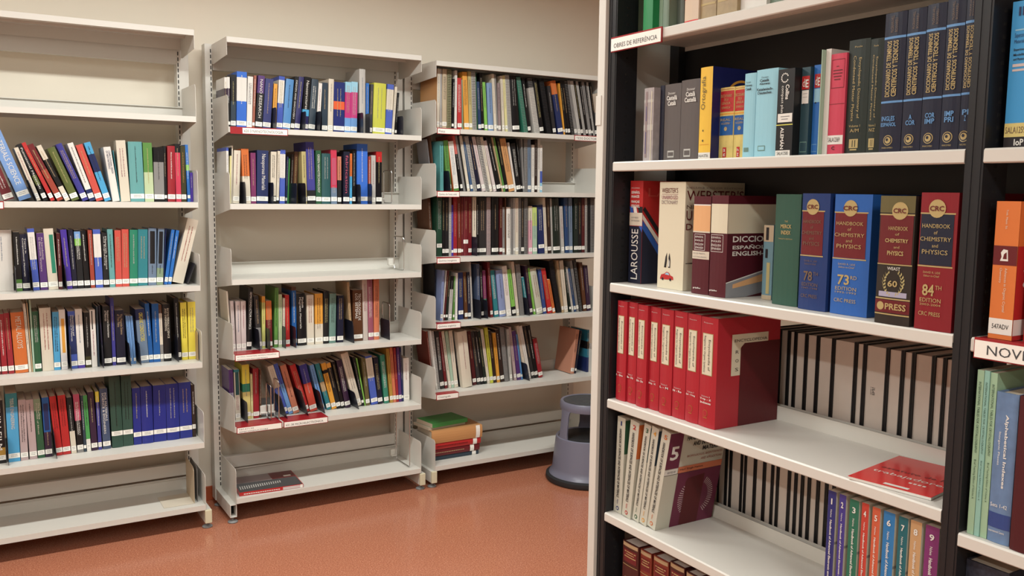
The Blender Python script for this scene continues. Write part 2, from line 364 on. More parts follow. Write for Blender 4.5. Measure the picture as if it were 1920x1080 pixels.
WALL_ROWS = [  # row, kind, x, y, z, lean, thickness, height, colours from the top, extras
('L1', 'B', 0.1271, 4.0884, 1.4689, -0.3366, 0.0361, 0.1548, 'maroon', {}),
('L1', 'E', 0.1761, 4.0393, 1.4689, -0.3503, 0.0016, 0.096, 'navysteel', {}),
('L1', 'B', 0.1783, 4.0899, 1.4689, -0.3503, 0.0461, 0.2982, 'lightblue', {'t': 'MATERIALS_SCIENCE', 'tc': 'white', 'ts': 0.5}),
('L1', 'E', 0.2385, 4.0415, 1.4689, -0.3288, 0.0016, 0.0885, 'navysteel', {}),
('L1', 'B', 0.2407, 4.0916, 1.4689, -0.3288, 0.0152, 0.222, 'cream', {}),
('L1', 'B', 0.2667, 4.0923, 1.4689, -0.3675, 0.0161, 0.2407, 'black.55+olive.72+black', {'t': 'Functional_Materials', 'ts': 0.5}),
('L1', 'B', 0.2929, 4.093, 1.4689, -0.3987, 0.0149, 0.2498, 'red', {'t': '~'}),
('L1', 'B', 0.3172, 4.0936, 1.4689, -0.426, 0.0219, 0.245, 'maroon.45+brick', {}),
('L1', 'B', 0.3459, 4.0944, 1.4689, -0.4185, 0.0184, 0.2409, 'cream.25+black.74+cream', {}),
('L1', 'B', 0.3706, 4.095, 1.4689, -0.3756, 0.0285, 0.228, 'olive', {}),
('L1', 'B', 0.4102, 4.0961, 1.4689, -0.3826, 0.0229, 0.2469, 'indigo', {}),
('L1', 'B', 0.4375, 4.0968, 1.4689, -0.3147, 0.0217, 0.2472, 'white.8+navy', {}),
('L1', 'B', 0.463, 4.0974, 1.4689, -0.3004, 0.026, 0.2398, 'coral', {}),
('L1', 'B', 0.495, 4.0982, 1.4689, -0.2914, 0.0243, 0.2506, 'cyan.2+navy.5+cyan', {}),
('L1', 'B', 0.5252, 4.099, 1.4689, -0.1284, 0.0275, 0.2279, 'white', {'t': 'COMPUTATIONAL_DESIGN_OF_NEW_MATERIALS', 'ts': 0.28, 'tc': 'navy', 'n': 1}),
('L1', 'B', 0.5543, 4.0997, 1.4689, -0.1039, 0.0025, 0.2152, 'teal', {'n': 1}),
('L1', 'B', 0.5578, 4.0998, 1.4689, -0.05, 0.0368, 0.2564, 'cream', {'n': 1}),
('L1', 'B', 0.5965, 4.1007, 1.4689, -0.0177, 0.055, 0.2531, 'seafoam', {}),
('L1', 'B', 0.654, 4.1021, 1.4689, -0.0118, 0.036, 0.2511, 'green.5+palegreen', {}),
('L1', 'B', 0.6923, 4.103, 1.4689, 0.0029, 0.0405, 0.2331, 'black.27+grey.9+black', {}),
('L1', 'B', 0.7343, 4.104, 1.4689, 0.0027, 0.0092, 0.2401, 'black', {}),
('L1', 'B', 0.7472, 4.1043, 1.4689, 0.0157, 0.0307, 0.2411, 'crimson', {}),
('L1', 'B', 0.782, 4.1052, 1.4689, 0.0001, 0.021, 0.2511, 'black.15+rose', {}),
('L1', 'B', 0.8048, 4.1057, 1.4689, 0.0007, 0.0198, 0.2431, 'darkolive', {'tc': 'gold'}),
('L1', 'B', 0.8302, 4.1063, 1.4689, -0.0209, 0.0119, 0.2491, 'blue.35+lime.45+blue', {}),
('L1', 'B', 0.8425, 4.1066, 1.4689, 0, 0.0113, 0.1282, 'violet', {'n': 1}),
('L2', 'B', 0.074, 4.128, 1.1057, 0.0, 0.072, 0.2473, 'offwhite', {'n': 1}),
('L2', 'E', 0.1527, 4.0453, 1.1057, -0.0121, 0.0016, 0.1023, 'navysteel', {}),
('L2', 'B', 0.1549, 4.0954, 1.1057, -0.0121, 0.0213, 0.2393, 'black.8+green', {}),
('L2', 'B', 0.1786, 4.0964, 1.1057, -0.02, 0.0254, 0.2303, 'darknavy', {'t': 'Topics_in_Computational_Materials', 'ts': 0.45, 'tc': 'paper'}),
('L2', 'E', 0.2115, 4.0476, 1.1057, -0.0465, 0.0016, 0.0983, 'navysteel', {}),
('L2', 'B', 0.2137, 4.0978, 1.1057, -0.0465, 0.0245, 0.2525, 'royal.06+white.5+royal', {}),
('L2', 'B', 0.2419, 4.099, 1.1057, -0.034, 0.0264, 0.2334, 'purple', {'t': 'An_Introduction_to_Electronic_Structure', 'ts': 0.4, 'tc': 'pinkwhite'}),
('L2', 'B', 0.2712, 4.1001, 1.1057, -0.0446, 0.0356, 0.2515, 'cream', {'p': 'jade,.5,.92,.1,.73'}),
('L2', 'B', 0.309, 4.1016, 1.1057, -0.0085, 0.0133, 0.2323, 'darkmaroon', {}),
('L2', 'E', 0.335, 4.0526, 1.1057, -0.0615, 0.0016, 0.1007, 'navysteel', {}),
('L2', 'B', 0.3372, 4.1027, 1.1057, -0.0615, 0.0225, 0.2467, 'violet', {}),
('L2', 'B', 0.3614, 4.1037, 1.1057, -0.0424, 0.0172, 0.2455, 'darknavy', {}),
('L2', 'B', 0.3803, 4.1044, 1.1057, -0.0299, 0.0226, 0.2454, 'black.03+sky.15+lime.27+black', {}),
('L2', 'B', 0.4066, 4.1054, 1.1057, -0.0437, 0.0208, 0.2425, 'black', {}),
('L2', 'B', 0.43, 4.1063, 1.1057, -0.0207, 0.0158, 0.2433, 'brick', {}),
('L2', 'B', 0.4494, 4.107, 1.1057, -0.0177, 0.0276, 0.2463, 'royal.08+white.48+royal', {}),
('L2', 'B', 0.4796, 4.1082, 1.1057, -0.0069, 0.0213, 0.2323, 'black', {'t': 'Materials_Science_and_Engineering', 'ts': 0.4, 'tc': 'paper'}),
('L2', 'B', 0.5036, 4.1091, 1.1057, -0.0145, 0.0214, 0.2463, 'seafoam', {}),
('L2', 'B', 0.5268, 4.1099, 1.1057, 0.009, 0.0246, 0.2413, 'coral', {}),
('L2', 'B', 0.5529, 4.1109, 1.1057, 0.0168, 0.0275, 0.2453, 'coral', {}),
('L2', 'B', 0.5823, 4.1119, 1.1057, 0.0278, 0.0318, 0.2424, 'jade', {}),
('L2', 'B', 0.616, 4.1132, 1.1057, 0.0288, 0.0389, 0.2444, 'teal', {}),
('L2', 'B', 0.6578, 4.1146, 1.1057, 0.0292, 0.0329, 0.2484, 'steel', {'p': 'black,.2,.8,.05,.62'}),
('L2', 'B', 0.6922, 4.1159, 1.1057, 0.0522, 0.0262, 0.2456, 'steel.7+sage', {'p': 'black,.2,.8,.05,.62'}),
('L2', 'B', 0.72, 4.1168, 1.1057, 0.0658, 0.0028, 0.2438, 'navy', {}),
('L2', 'B', 0.7237, 4.117, 1.1057, 0.1541, 0.0133, 0.2431, 'blue', {}),
('L2', 'B', 0.7395, 4.1175, 1.1057, 0.1689, 0.0134, 0.2407, 'blue', {}),
('L2', 'B', 0.7583, 4.1182, 1.1057, 0.253, 0.0468, 0.2905, 'cream', {'n': 1, 'tc': 'crimson'}),
('L2', 'E', 0.8145, 4.07, 1.1057, 0.35, 0.0016, 0.0972, 'navysteel', {}),
('L3', 'B', 0.063, 4.128, 0.7644, -0.0159, 0.0247, 0.2536, 'maroon', {}),
('L3', 'B', 0.0905, 4.1278, 0.7644, -0.0222, 0.0198, 0.2477, 'crimson', {}),
('L3', 'B', 0.1142, 4.1274, 0.7644, -0.0366, 0.0203, 0.2508, 'crimson', {}),
('L3', 'B', 0.138, 4.1269, 0.7644, -0.0359, 0.047, 0.2518, 'orange', {'t': 'METAL_ALLOYS', 'ts': 0.35, 'tc': 'cream'}),
('L3', 'B', 0.187, 4.1259, 0.7644, -0.0385, 0.0089, 0.2858, 'cream', {'n': 1}),
('L3', 'B', 0.1975, 4.1257, 0.7644, -0.0331, 0.0045, 0.2878, 'tan', {'n': 1}),
('L3', 'B', 0.2032, 4.1256, 0.7644, -0.0173, 0.0061, 0.3007, 'mint', {'n': 1}),
('L3', 'B', 0.2105, 4.1254, 0.7644, -0.018, 0.0233, 0.2517, 'forest', {}),
('L3', 'B', 0.2371, 4.1249, 0.7644, -0.0154, 0.0421, 0.2646, 'cream', {'n': 1, 'tc': 'crimson'}),
('L3', 'B', 0.2803, 4.124, 0.7644, 0.0027, 0.0237, 0.2456, 'cyan', {}),
('L3', 'B', 0.3074, 4.1235, 0.7644, -0.0094, 0.0235, 0.2536, 'white.75+pale', {'p': 'amber,.3,.8,.15,.72'}),
('L3', 'E', 0.3408, 4.0729, 0.7644, -0.0165, 0.0016, 0.1047, 'navysteel', {}),
('L3', 'B', 0.343, 4.1228, 0.7644, -0.0165, 0.0259, 0.2447, 'royal.08+navy.75+royal', {'t': 'Microstructure_and_Properties_of_Materials', 'ts': 0.3}),
('L3', 'B', 0.3705, 4.1223, 0.7644, -0.018, 0.0265, 0.2527, 'white.95+violet', {}),
('L3', 'B', 0.4004, 4.1217, 0.7644, -0.0059, 0.0211, 0.2366, 'black.8+darkolive', {}),
('L3', 'B', 0.424, 4.1213, 0.7644, -0.0082, 0.0204, 0.2466, 'white', {'n': 1, 'p': 'black,.3,.5,.02,.34'}),
('L3', 'B', 0.4465, 4.1208, 0.7644, 0.0059, 0.0065, 0.2596, 'slate', {}),
('L3', 'E', 0.463, 4.0706, 0.7644, -0.0309, 0.0016, 0.0997, 'navysteel', {}),
('L3', 'B', 0.4652, 4.1205, 0.7644, -0.0309, 0.0061, 0.2637, 'darknavy', {}),
('L3', 'B', 0.473, 4.1204, 0.7644, -0.0039, 0.029, 0.2586, 'black', {'t': 'Nondestructive_Characterization_of_Materials', 'ts': 0.3}),
('L3', 'B', 0.5046, 4.1198, 0.7644, -0.0053, 0.0137, 0.2946, 'indigo', {}),
('L3', 'B', 0.5222, 4.1194, 0.7644, -0.0092, 0.0352, 0.2386, 'darknavy', {'t': 'The_Materials_Science_of_Thin_Films', 'ts': 0.25, 'tc': 'tan'}),
('L3', 'E', 0.5703, 4.0686, 0.7644, -0.0493, 0.0016, 0.0967, 'navysteel', {}),
('L3', 'B', 0.5725, 4.1185, 0.7644, -0.0493, 0.0086, 0.2129, 'sky', {}),
('L3', 'B', 0.5823, 4.1184, 0.7644, -0.0489, 0.0068, 0.2119, 'sky', {}),
('L3', 'B', 0.5904, 4.1182, 0.7644, -0.0448, 0.0086, 0.2108, 'sky', {}),
('L3', 'E', 0.6108, 4.0679, 0.7644, -0.0503, 0.0016, 0.094, 'navysteel', {}),
('L3', 'B', 0.613, 4.1178, 0.7644, -0.0503, 0.0383, 0.2389, 'navy.2+steel', {'t': 'ORGANIC_CONDUCTORS', 'tc': 'yellow', 'ts': 0.35}),
('L3', 'B', 0.6526, 4.1171, 0.7644, -0.0443, 0.0171, 0.2619, 'azure', {}),
('L3', 'B', 0.6709, 4.1168, 0.7644, -0.0074, 0.0274, 0.2596, 'azure', {}),
('L3', 'B', 0.6995, 4.1163, 0.7644, -0.0099, 0.0126, 0.2536, 'brown.15+cream.7+grey', {}),
('L3', 'B', 0.7139, 4.116, 0.7644, -0.0035, 0.031, 0.2546, 'black', {'t': 'BIOMATERIALS_SCIENCE_AND_ENGINEERING', 'ts': 0.35, 'tc': 'cream'}),
('L3', 'E', 0.7655, 4.0652, 0.7644, -0.0275, 0.0016, 0.1118, 'navysteel', {}),
('L3', 'B', 0.7677, 4.1151, 0.7644, -0.0275, 0.0195, 0.2797, 'black', {}),
('L3', 'B', 0.7899, 4.1147, 0.7644, -0.0073, 0.0258, 0.2586, 'yellow', {}),
('L3', 'B', 0.8184, 4.1142, 0.7644, 0.0061, 0.0324, 0.2596, 'yellow', {}),
('L3', 'E', 0.8475, 4.0634, 0.7644, 0.0027, 0.0016, 0.1286, 'tan', {}),
('L4', 'B', 0.0467, 4.103, 0.4008, -0.0102, 0.0422, 0.2622, 'black.75+gold.9+black', {'t': 'THIN_FILM', 'tc': 'white', 'ts': 0.5}),
('L4', 'E', 0.0958, 4.0543, 0.4008, -0.0071, 0.0016, 0.1072, 'navysteel', {}),
('L4', 'B', 0.098, 4.1045, 0.4008, -0.0071, 0.0416, 0.2862, 'teal.2+cyan', {'t': 'TISSUE_ENGINEERING', 'ts': 0.3, 'tc': 'cream'}),
('L4', 'B', 0.1421, 4.1066, 0.4008, -0.0045, 0.0267, 0.2552, 'pinkgrey', {}),
('L4', 'B', 0.1746, 4.1081, 0.4008, -0.0262, 0.0274, 0.2523, 'pinkgrey', {}),
('L4', 'B', 0.2053, 4.1095, 0.4008, -0.0371, 0.0255, 0.2514, 'sage.2+forest', {'t': 'The_Surface_Properties_of_Silicon', 'ts': 0.35, 'tc': 'cream'}),
('L4', 'B', 0.233, 4.1108, 0.4008, -0.0236, 0.0255, 0.2543, 'azure.58+darkpurple', {'p': 'navy,.15,.85,.1,.55'}),
('L4', 'E', 0.2709, 4.0625, 0.4008, -0.0707, 0.0016, 0.1143, 'navysteel', {}),
('L4', 'B', 0.2731, 4.1126, 0.4008, -0.0707, 0.0247, 0.2559, 'red', {'tc': 'maroon'}),
('L4', 'B', 0.2992, 4.1138, 0.4008, -0.0515, 0.0292, 0.2566, 'red', {'tc': 'maroon'}),
('L4', 'B', 0.3311, 4.1152, 0.4008, -0.0455, 0.0196, 0.2435, 'black.6+cream', {}),
('L4', 'B', 0.3547, 4.1162, 0.4008, -0.038, 0.0232, 0.2544, 'rosy.45+black.9+grey', {}),
('L4', 'B', 0.3797, 4.1173, 0.4008, -0.0272, 0.0096, 0.2463, 'slate', {}),
('L4', 'B', 0.3914, 4.1179, 0.4008, -0.0343, 0.0156, 0.2454, 'leaf.78+white', {}),
('L4', 'B', 0.4101, 4.1187, 0.4008, -0.0355, 0.0231, 0.2574, 'darkpurple', {}),
('L4', 'B', 0.4365, 4.1198, 0.4008, -0.0213, 0.0136, 0.2563, 'yellow.18+indigo', {}),
('L4', 'B', 0.455, 4.1206, 0.4008, -0.0263, 0.0305, 0.2663, 'slateblue', {'t': 'FOR_MATERIALS_SCIENCE_&_ENGINEERS', 'ts': 0.45, 'tc': 'paper'}),
('L4', 'B', 0.4915, 4.1221, 0.4008, -0.0174, 0.0444, 0.3163, 'forestgrey', {'l': 0.2, 'tc': 'black'}),
('L4', 'B', 0.5374, 4.1241, 0.4008, -0.0078, 0.0399, 0.3132, 'forestgrey', {'l': 0.2, 'tc': 'black'}),
('L4', 'B', 0.5798, 4.1258, 0.4008, -0.0033, 0.0321, 0.2542, 'ultramarine', {'l': 0.18}),
('L4', 'B', 0.6144, 4.1273, 0.4008, -0.0054, 0.0473, 0.2572, 'ultramarine', {'l': 0.18}),
('L4', 'B', 0.6638, 4.1293, 0.4008, 0.0046, 0.0527, 0.2562, 'ultramarine', {'l': 0.18}),
('L4', 'B', 0.7196, 4.1315, 0.4008, -0.0064, 0.0539, 0.2562, 'ultramarine', {'l': 0.18}),
('L4', 'B', 0.7763, 4.1337, 0.4008, -0.0091, 0.0523, 0.2572, 'ultramarine', {'l': 0.18}),
('L4', 'B', 0.8305, 4.1358, 0.4008, -0.0062, 0.0146, 0.2412, 'darkbrown', {'l': 0.2}),
('M1', 'B', 0.9968, 4.1071, 1.7995, 0.016, 0.0113, 0.2215, 'white.22+darkpurple.38+black', {}),
('M1', 'B', 1.0107, 4.1069, 1.7995, 0.006, 0.0114, 0.2235, 'white.22+darkpurple.38+black', {}),
('M1', 'B', 1.0235, 4.1068, 1.7995, 0.0233, 0.0222, 0.2355, 'black.5+slate', {}),
('M1', 'B', 1.0488, 4.1065, 1.7995, 0.0287, 0.0437, 0.2506, 'azurebright.1+white.52+azurebright', {}),
('M1', 'B', 1.0939, 4.1061, 1.7995, 0.0435, 0.0232, 0.2327, 'white', {'tc': 'slate'}),
('M1', 'B', 1.1185, 4.1058, 1.7995, 0.0564, 0.0106, 0.2389, 'brickbrown', {}),
('M1', 'B', 1.1323, 4.1057, 1.7995, 0.0779, 0.03, 0.2402, 'purple.33+black', {'t': 'NANO_RESEARCH', 'ts': 0.6, 'tc': 'white'}),
('M1', 'B', 1.1655, 4.1054, 1.7995, 0.081, 0.0357, 0.2282, 'slatepurple', {}),
('M1', 'E', 1.2081, 4.048, 1.7995, 0.0513, 0.0016, 0.0975, 'navysteel', {}),
('M1', 'B', 1.2103, 4.1049, 1.7995, 0.0513, 0.0165, 0.2088, 'amber', {}),
('M1', 'B', 1.2289, 4.1047, 1.7995, 0.0701, 0.0263, 0.2441, 'royal.07+white.5+royal', {}),
('M1', 'B', 1.2567, 4.1045, 1.7995, 0.0957, 0.0356, 0.2336, 'sky2', {}),
('M1', 'B', 1.2944, 4.1041, 1.7995, 0.107, 0.0168, 0.2489, 'black', {'t': 'DESIGN_AND_DISCOVERY', 'ts': 0.55, 'tc': 'white'}),
('M1', 'B', 1.3128, 4.1039, 1.7995, 0.1053, 0.024, 0.2489, 'indigodark', {}),
('M1', 'E', 1.3442, 4.048, 1.7995, 0.0782, 0.0016, 0.0875, 'navysteel', {}),
('M1', 'B', 1.3464, 4.1036, 1.7995, 0.0782, 0.03, 0.2502, 'black.6+cyan.72+indigodark', {'t': 'Nanostructures', 'ts': 0.35, 'tc': 'white'}),
('M1', 'B', 1.378, 4.1033, 1.7995, 0.0909, 0.0315, 0.2425, 'slate', {}),
('M1', 'E', 1.4159, 4.048, 1.7995, 0.0659, 0.0016, 0.0925, 'navysteel', {}),
('M1', 'B', 1.4181, 4.103, 1.7995, 0.0659, 0.0165, 0.227, 'white.7+maroon', {}),
('M1', 'B', 1.4448, 4.1027, 1.7995, 0.0221, 0.0266, 0.2305, 'slate', {}),
('M1', 'B', 1.4735, 4.1025, 1.7995, 0.034, 0.0251, 0.2496, 'cream', {}),
('M1', 'B', 1.5018, 4.1022, 1.7995, 0.0218, 0.0533, 0.2375, 'navyblue.38+orangered.54+navyblue', {}),
('M1', 'B', 1.5566, 4.1017, 1.7995, 0.0307, 0.0304, 0.2416, 'palesky.2+magenta.7+sky', {}),
('M1', 'B', 1.5885, 4.1014, 1.7995, 0.0264, 0.0307, 0.2446, 'palesky.2+magenta.7+sky', {}),
('M1', 'E', 1.6298, 4.048, 1.7995, 0.0066, 0.0016, 0.0975, 'navysteel', {}),
('M1', 'B', 1.632, 4.1011, 1.7995, 0.0066, 0.0304, 0.3075, 'lightgrey', {'n': 1}),
('M1', 'E', 1.663, 4.048, 1.7995, 0.0117, 0.0016, 0.0945, 'navysteel', {}),
('M1', 'B', 1.6652, 4.1008, 1.7995, 0.0117, 0.0154, 0.2435, 'blue', {}),
('M1', 'B', 1.6822, 4.1006, 1.7995, 0.0411, 0.0142, 0.2397, 'darkgrey', {}),
('M1', 'B', 1.6999, 4.1005, 1.7995, 0.037, 0.0636, 0.2467, 'limeyellow', {}),
('M1', 'B', 1.765, 4.0999, 1.7995, 0.0569, 0.0339, 0.2459, 'royal.1+cream.5+royal', {}),
('M1', 'B', 1.8006, 4.0996, 1.7995, 0.0778, 0.0113, 0.2372, 'cream', {}),
('M1', 'B', 1.8155, 4.0995, 1.7995, 0.0789, 0.0098, 0.2091, 'black', {}),
('M1', 'E', 1.8381, 4.048, 1.7995, -0.0014, 0.0016, 0.0925, 'navysteel', {}),
('M2', 'B', 0.9968, 4.098, 1.4624, 0.0115, 0.0094, 0.2496, 'royal.06+white', {}),
('M2', 'B', 1.0077, 4.098, 1.4624, 0.0373, 0.0064, 0.2507, 'black.15+paleyellow', {}),
('M2', 'B', 1.0158, 4.098, 1.4624, 0.0318, 0.005, 0.2587, 'cream', {}),
('M2', 'B', 1.0228, 4.098, 1.4624, 0.0471, 0.0287, 0.2378, 'cream', {}),
('M2', 'E', 1.0692, 4.048, 1.4624, -0.0258, 0.0016, 0.0966, 'navysteel', {}),
('M2', 'B', 1.0714, 4.098, 1.4624, -0.0258, 0.0327, 0.2466, 'orange.5+cream', {}),
('M2', 'B', 1.1056, 4.098, 1.4624, 0.0063, 0.0224, 0.2296, 'plum', {}),
('M2', 'B', 1.1306, 4.098, 1.4624, 0.0267, 0.0518, 0.2416, 'navy', {'t': 'Nanoporous_Materials', 'ts': 0.45, 'tc': 'white'}),
('M2', 'E', 1.1919, 4.048, 1.4624, 0.0292, 0.0016, 0.0956, 'navysteel', {}),
('M2', 'B', 1.1941, 4.098, 1.4624, 0.0292, 0.0252, 0.2377, 'cream.85+black', {}),
('M2', 'B', 1.2208, 4.098, 1.4624, 0.0465, 0.0115, 0.2418, 'cream.9+black', {}),
('M2', 'B', 1.2368, 4.098, 1.4624, 0.0292, 0.0237, 0.2477, 'royal.08+white.52+royal', {}),
('M2', 'B', 1.2786, 4.148, 1.4624, 0.0518, 0.0078, 0.2199, 'navy', {}),
('M2', 'B', 1.2911, 4.158, 1.4624, 0.0516, 0.0059, 0.2118, 'leaf', {}),
('M2', 'E', 1.2976, 4.048, 1.4624, 0.0598, 0.0016, 0.0946, 'navysteel', {}),
('M2', 'B', 1.2998, 4.148, 1.4624, 0.0598, 0.0097, 0.2318, 'darkbrown', {}),
('M2', 'B', 1.3106, 4.138, 1.4624, 0.057, 0.0168, 0.2438, 'brown', {}),
('M2', 'E', 1.3449, 4.048, 1.4624, -0.0136, 0.0016, 0.0956, 'navysteel', {}),
('M2', 'B', 1.3471, 4.098, 1.4624, -0.0136, 0.0202, 0.2433, 'khaki', {}),
('M2', 'B', 1.3707, 4.098, 1.4624, -0.0232, 0.0383, 0.2886, 'indigo.78+black', {}),
('M2', 'B', 1.4111, 4.098, 1.4624, 0.0034, 0.026, 0.2506, 'forest', {'t': 'GREEN_NANOTECHNOLOGY', 'ts': 0.5, 'tc': 'white'}),
('M2', 'B', 1.4393, 4.098, 1.4624, 0.0112, 0.042, 0.2376, 'darkteal', {}),
('M2', 'B', 1.486, 4.098, 1.4624, 0.0001, 0.0289, 0.2566, 'rose.7+steel', {'p': 'rosy,.15,.85,.15,.65'}),
('M2', 'B', 1.5184, 4.098, 1.4624, 0.0072, 0.0181, 0.2256, 'salmon.5+black', {}),
('M2', 'B', 1.5461, 4.098, 1.4624, 0.0196, 0.0306, 0.2496, 'darknavy', {'t': 'fabrication', 'ts': 0.5, 'tc': 'rosy'}),
('M2', 'B', 1.579, 4.098, 1.4624, 0.0125, 0.0115, 0.2416, 'orange.45+cyan', {}),
('M2', 'B', 1.5921, 4.098, 1.4624, 0.0187, 0.0159, 0.2626, 'black', {}),
('M2', 'E', 1.615, 4.048, 1.4624, 0.0029, 0.0016, 0.0936, 'navysteel', {}),
('M2', 'B', 1.6172, 4.098, 1.4624, 0.0029, 0.054, 0.2896, 'azurebright', {}),
('M2', 'E', 1.6726, 4.048, 1.4624, 0.0097, 0.0016, 0.0976, 'navysteel', {}),
('M2', 'B', 1.6748, 4.098, 1.4624, 0.0097, 0.0124, 0.2306, 'brick', {}),
('M2', 'B', 1.6907, 4.098, 1.4624, 0.0054, 0.0221, 0.2366, 'lightgrey', {}),
('M2', 'B', 1.7164, 4.098, 1.4624, 0.0063, 0.0291, 0.2556, 'red.2+black', {}),
('M4', 'B', 1.0085, 4.138, 0.7857, -0.0489, 0.0066, 0.2756, 'cream', {'n': 1}),
('M4', 'B', 1.0155, 4.1217, 0.7857, -0.0281, 0.0129, 0.2313, 'pinkwhite', {}),
('M4', 'B', 1.0321, 4.1215, 0.7857, -0.0005, 0.0208, 0.2293, 'pinkwhite', {}),
('M4', 'B', 1.0544, 4.1213, 0.7857, 0.0071, 0.022, 0.2283, 'pinkwhite', {}),
('M4', 'B', 1.0779, 4.1211, 0.7857, 0.0487, 0.0216, 0.2896, 'black', {'t': 'SEMICONDUCTOR_PHYSICS', 'ts': 0.4, 'tc': 'paper'}),
('M4', 'E', 1.1254, 4.068, 0.7857, -0.0548, 0.0016, 0.097, 'navysteel', {}),
('M4', 'B', 1.1276, 4.1206, 0.7857, -0.0548, 0.0219, 0.2486, 'charcoal.6+grey', {'t': 'MAGNETIC_FLUIDS', 'ts': 0.3, 'tc': 'tan'}),
('M4', 'B', 1.1504, 4.1204, 0.7857, 0.0105, 0.0145, 0.2463, 'amber.12+limeyellow2', {}),
('M4', 'E', 1.1694, 4.058, 0.7857, -0.0073, 0.0016, 0.0973, 'navysteel', {}),
('M4', 'B', 1.1716, 4.1202, 0.7857, -0.0073, 0.0268, 0.2233, 'orange.4+maroon', {}),
('M4', 'B', 1.2063, 4.1198, 0.7857, 0.0309, 0.0167, 0.2834, 'leafgreen', {}),
('M4', 'B', 1.2277, 4.1196, 0.7857, 0.0129, 0.016, 0.2513, 'palegreen', {}),
('M4', 'E', 1.2448, 4.068, 0.7857, 0.0171, 0.0016, 0.1003, 'navysteel', {}),
('M4', 'B', 1.247, 4.1195, 0.7857, 0.0171, 0.0106, 0.2323, 'cream', {}),
('M4', 'B', 1.2629, 4.1193, 0.7857, -0.004, 0.0191, 0.2473, 'red', {}),
('M4', 'E', 1.2919, 4.058, 0.7857, -0.0004, 0.0016, 0.0983, 'navysteel', {}),
('M4', 'B', 1.2941, 4.119, 0.7857, -0.0004, 0.0207, 0.2833, 'brown.06+azure', {}),
('M4', 'B', 1.3208, 4.1188, 0.7857, -0.0233, 0.0416, 0.2503, 'black', {'t': 'Modern_Magnetic_Materials', 'ts': 0.4, 'tc': 'white'}),
('M4', 'B', 1.3658, 4.1184, 0.7857, 0.001, 0.0342, 0.2413, 'cream', {'tc': 'crimson'}),
('M4', 'B', 1.4063, 4.118, 0.7857, 0.0028, 0.0382, 0.2463, 'amber.6+cream', {}),
('M4', 'B', 1.446, 4.1177, 0.7857, 0.0195, 0.0262, 0.2553, 'black', {}),
('M4', 'B', 1.4756, 4.1174, 0.7857, 0.0223, 0.0326, 0.2423, 'sageteal', {}),
('M4', 'B', 1.516, 4.1171, 0.7857, 0.0217, 0.031, 0.2313, 'darknavy', {}),
('M4', 'E', 1.5808, 4.063, 0.7857, -0.0548, 0.0016, 0.1083, 'navysteel', {}),
('M4', 'E', 1.583, 4.063, 0.7857, -0.0548, 0.0016, 0.0973, 'navysteel', {}),
('M4', 'B', 1.5852, 4.1165, 0.7857, -0.0548, 0.0111, 0.2957, 'tan', {}),
('M4', 'B', 1.5992, 4.1163, 0.7857, -0.0007, 0.0494, 0.2543, 'brown', {'t': 'TECNOLOGIA_DE_LOS_SISTEMAS', 'ts': 0.35, 'tc': 'white'}),
('M4', 'B', 1.6523, 4.1159, 0.7857, -0.0143, 0.0247, 0.3033, 'brownspots', {'n': 1}),
('M4', 'B', 1.6801, 4.1157, 0.7857, -0.0233, 0.027, 0.3053, 'mauve', {}),
('M4', 'B', 1.7087, 4.1154, 0.7857, 0.0008, 0.0283, 0.3043, 'salmonorange', {}),
('M4', 'E', 1.7727, 4.068, 0.7857, -0.0176, 0.0016, 0.0983, 'navysteel', {}),
('M5', 'B', 1.0029, 4.1443, 0.4512, -0.0159, 0.0187, 0.2428, 'purple.45+lavender', {}),
('M5', 'B', 1.0263, 4.1436, 0.4512, -0.0136, 0.0233, 0.2408, 'teal.05+cream', {'p': 'darkteal,.2,.9,.05,.5'}),
('M5', 'E', 1.0623, 4.068, 0.4512, -0.0172, 0.0016, 0.0968, 'navysteel', {}),
('M5', 'B', 1.0645, 4.1425, 0.4512, -0.0172, 0.0327, 0.2608, 'yellow.35+jade.5+yellowcream', {}),
('M5', 'B', 1.0985, 4.1415, 0.4512, -0.0022, 0.0094, 0.2138, 'paleyellow', {}),
('M5', 'B', 1.1087, 4.1413, 0.4512, 0.0054, 0.0267, 0.2388, 'crimson', {}),
('M5', 'B', 1.1373, 4.1404, 0.4512, 0.0158, 0.0077, 0.2328, 'brown', {}),
('M5', 'E', 1.245, 4.058, 0.4512, -0.2789, 0.0016, 0.1148, 'navysteel', {}),
('M5', 'B', 1.2472, 4.1374, 0.4512, -0.2789, 0.0283, 0.2515, 'cream.45+royal', {}),
('M5', 'B', 1.2786, 4.1365, 0.4512, -0.278, 0.0192, 0.2608, 'royal.4+sky', {}),
('M5', 'B', 1.3006, 4.1359, 0.4512, -0.2592, 0.0288, 0.248, 'salmon', {}),
('M5', 'E', 1.3494, 4.063, 0.4512, -0.2769, 0.0016, 0.1298, 'navysteel', {}),
('M5', 'B', 1.3516, 4.1345, 0.4512, -0.2769, 0.0278, 0.2472, 'red', {}),
('M5', 'B', 1.3831, 4.1337, 0.4512, -0.2233, 0.0357, 0.2397, 'indigo.4+coralred', {}),
('M5', 'E', 1.4335, 4.068, 0.4512, -0.2336, 0.0016, 0.1152, 'navysteel', {}),
('M5', 'B', 1.4357, 4.1323, 0.4512, -0.2336, 0.0202, 0.2362, 'sky', {}),
('M5', 'B', 1.4678, 4.1315, 0.4512, -0.2504, 0.0209, 0.2413, 'teal.4+tan.6+teal', {}),
('M5', 'B', 1.4927, 4.1308, 0.4512, -0.2297, 0.023, 0.2401, 'amber.15+black.22+amber', {}),
('M5', 'B', 1.5177, 4.1302, 0.4512, -0.2276, 0.0212, 0.2379, 'amber.1+black', {}),
('M5', 'B', 1.5416, 4.1295, 0.4512, -0.2095, 0.0164, 0.2431, 'black', {}),
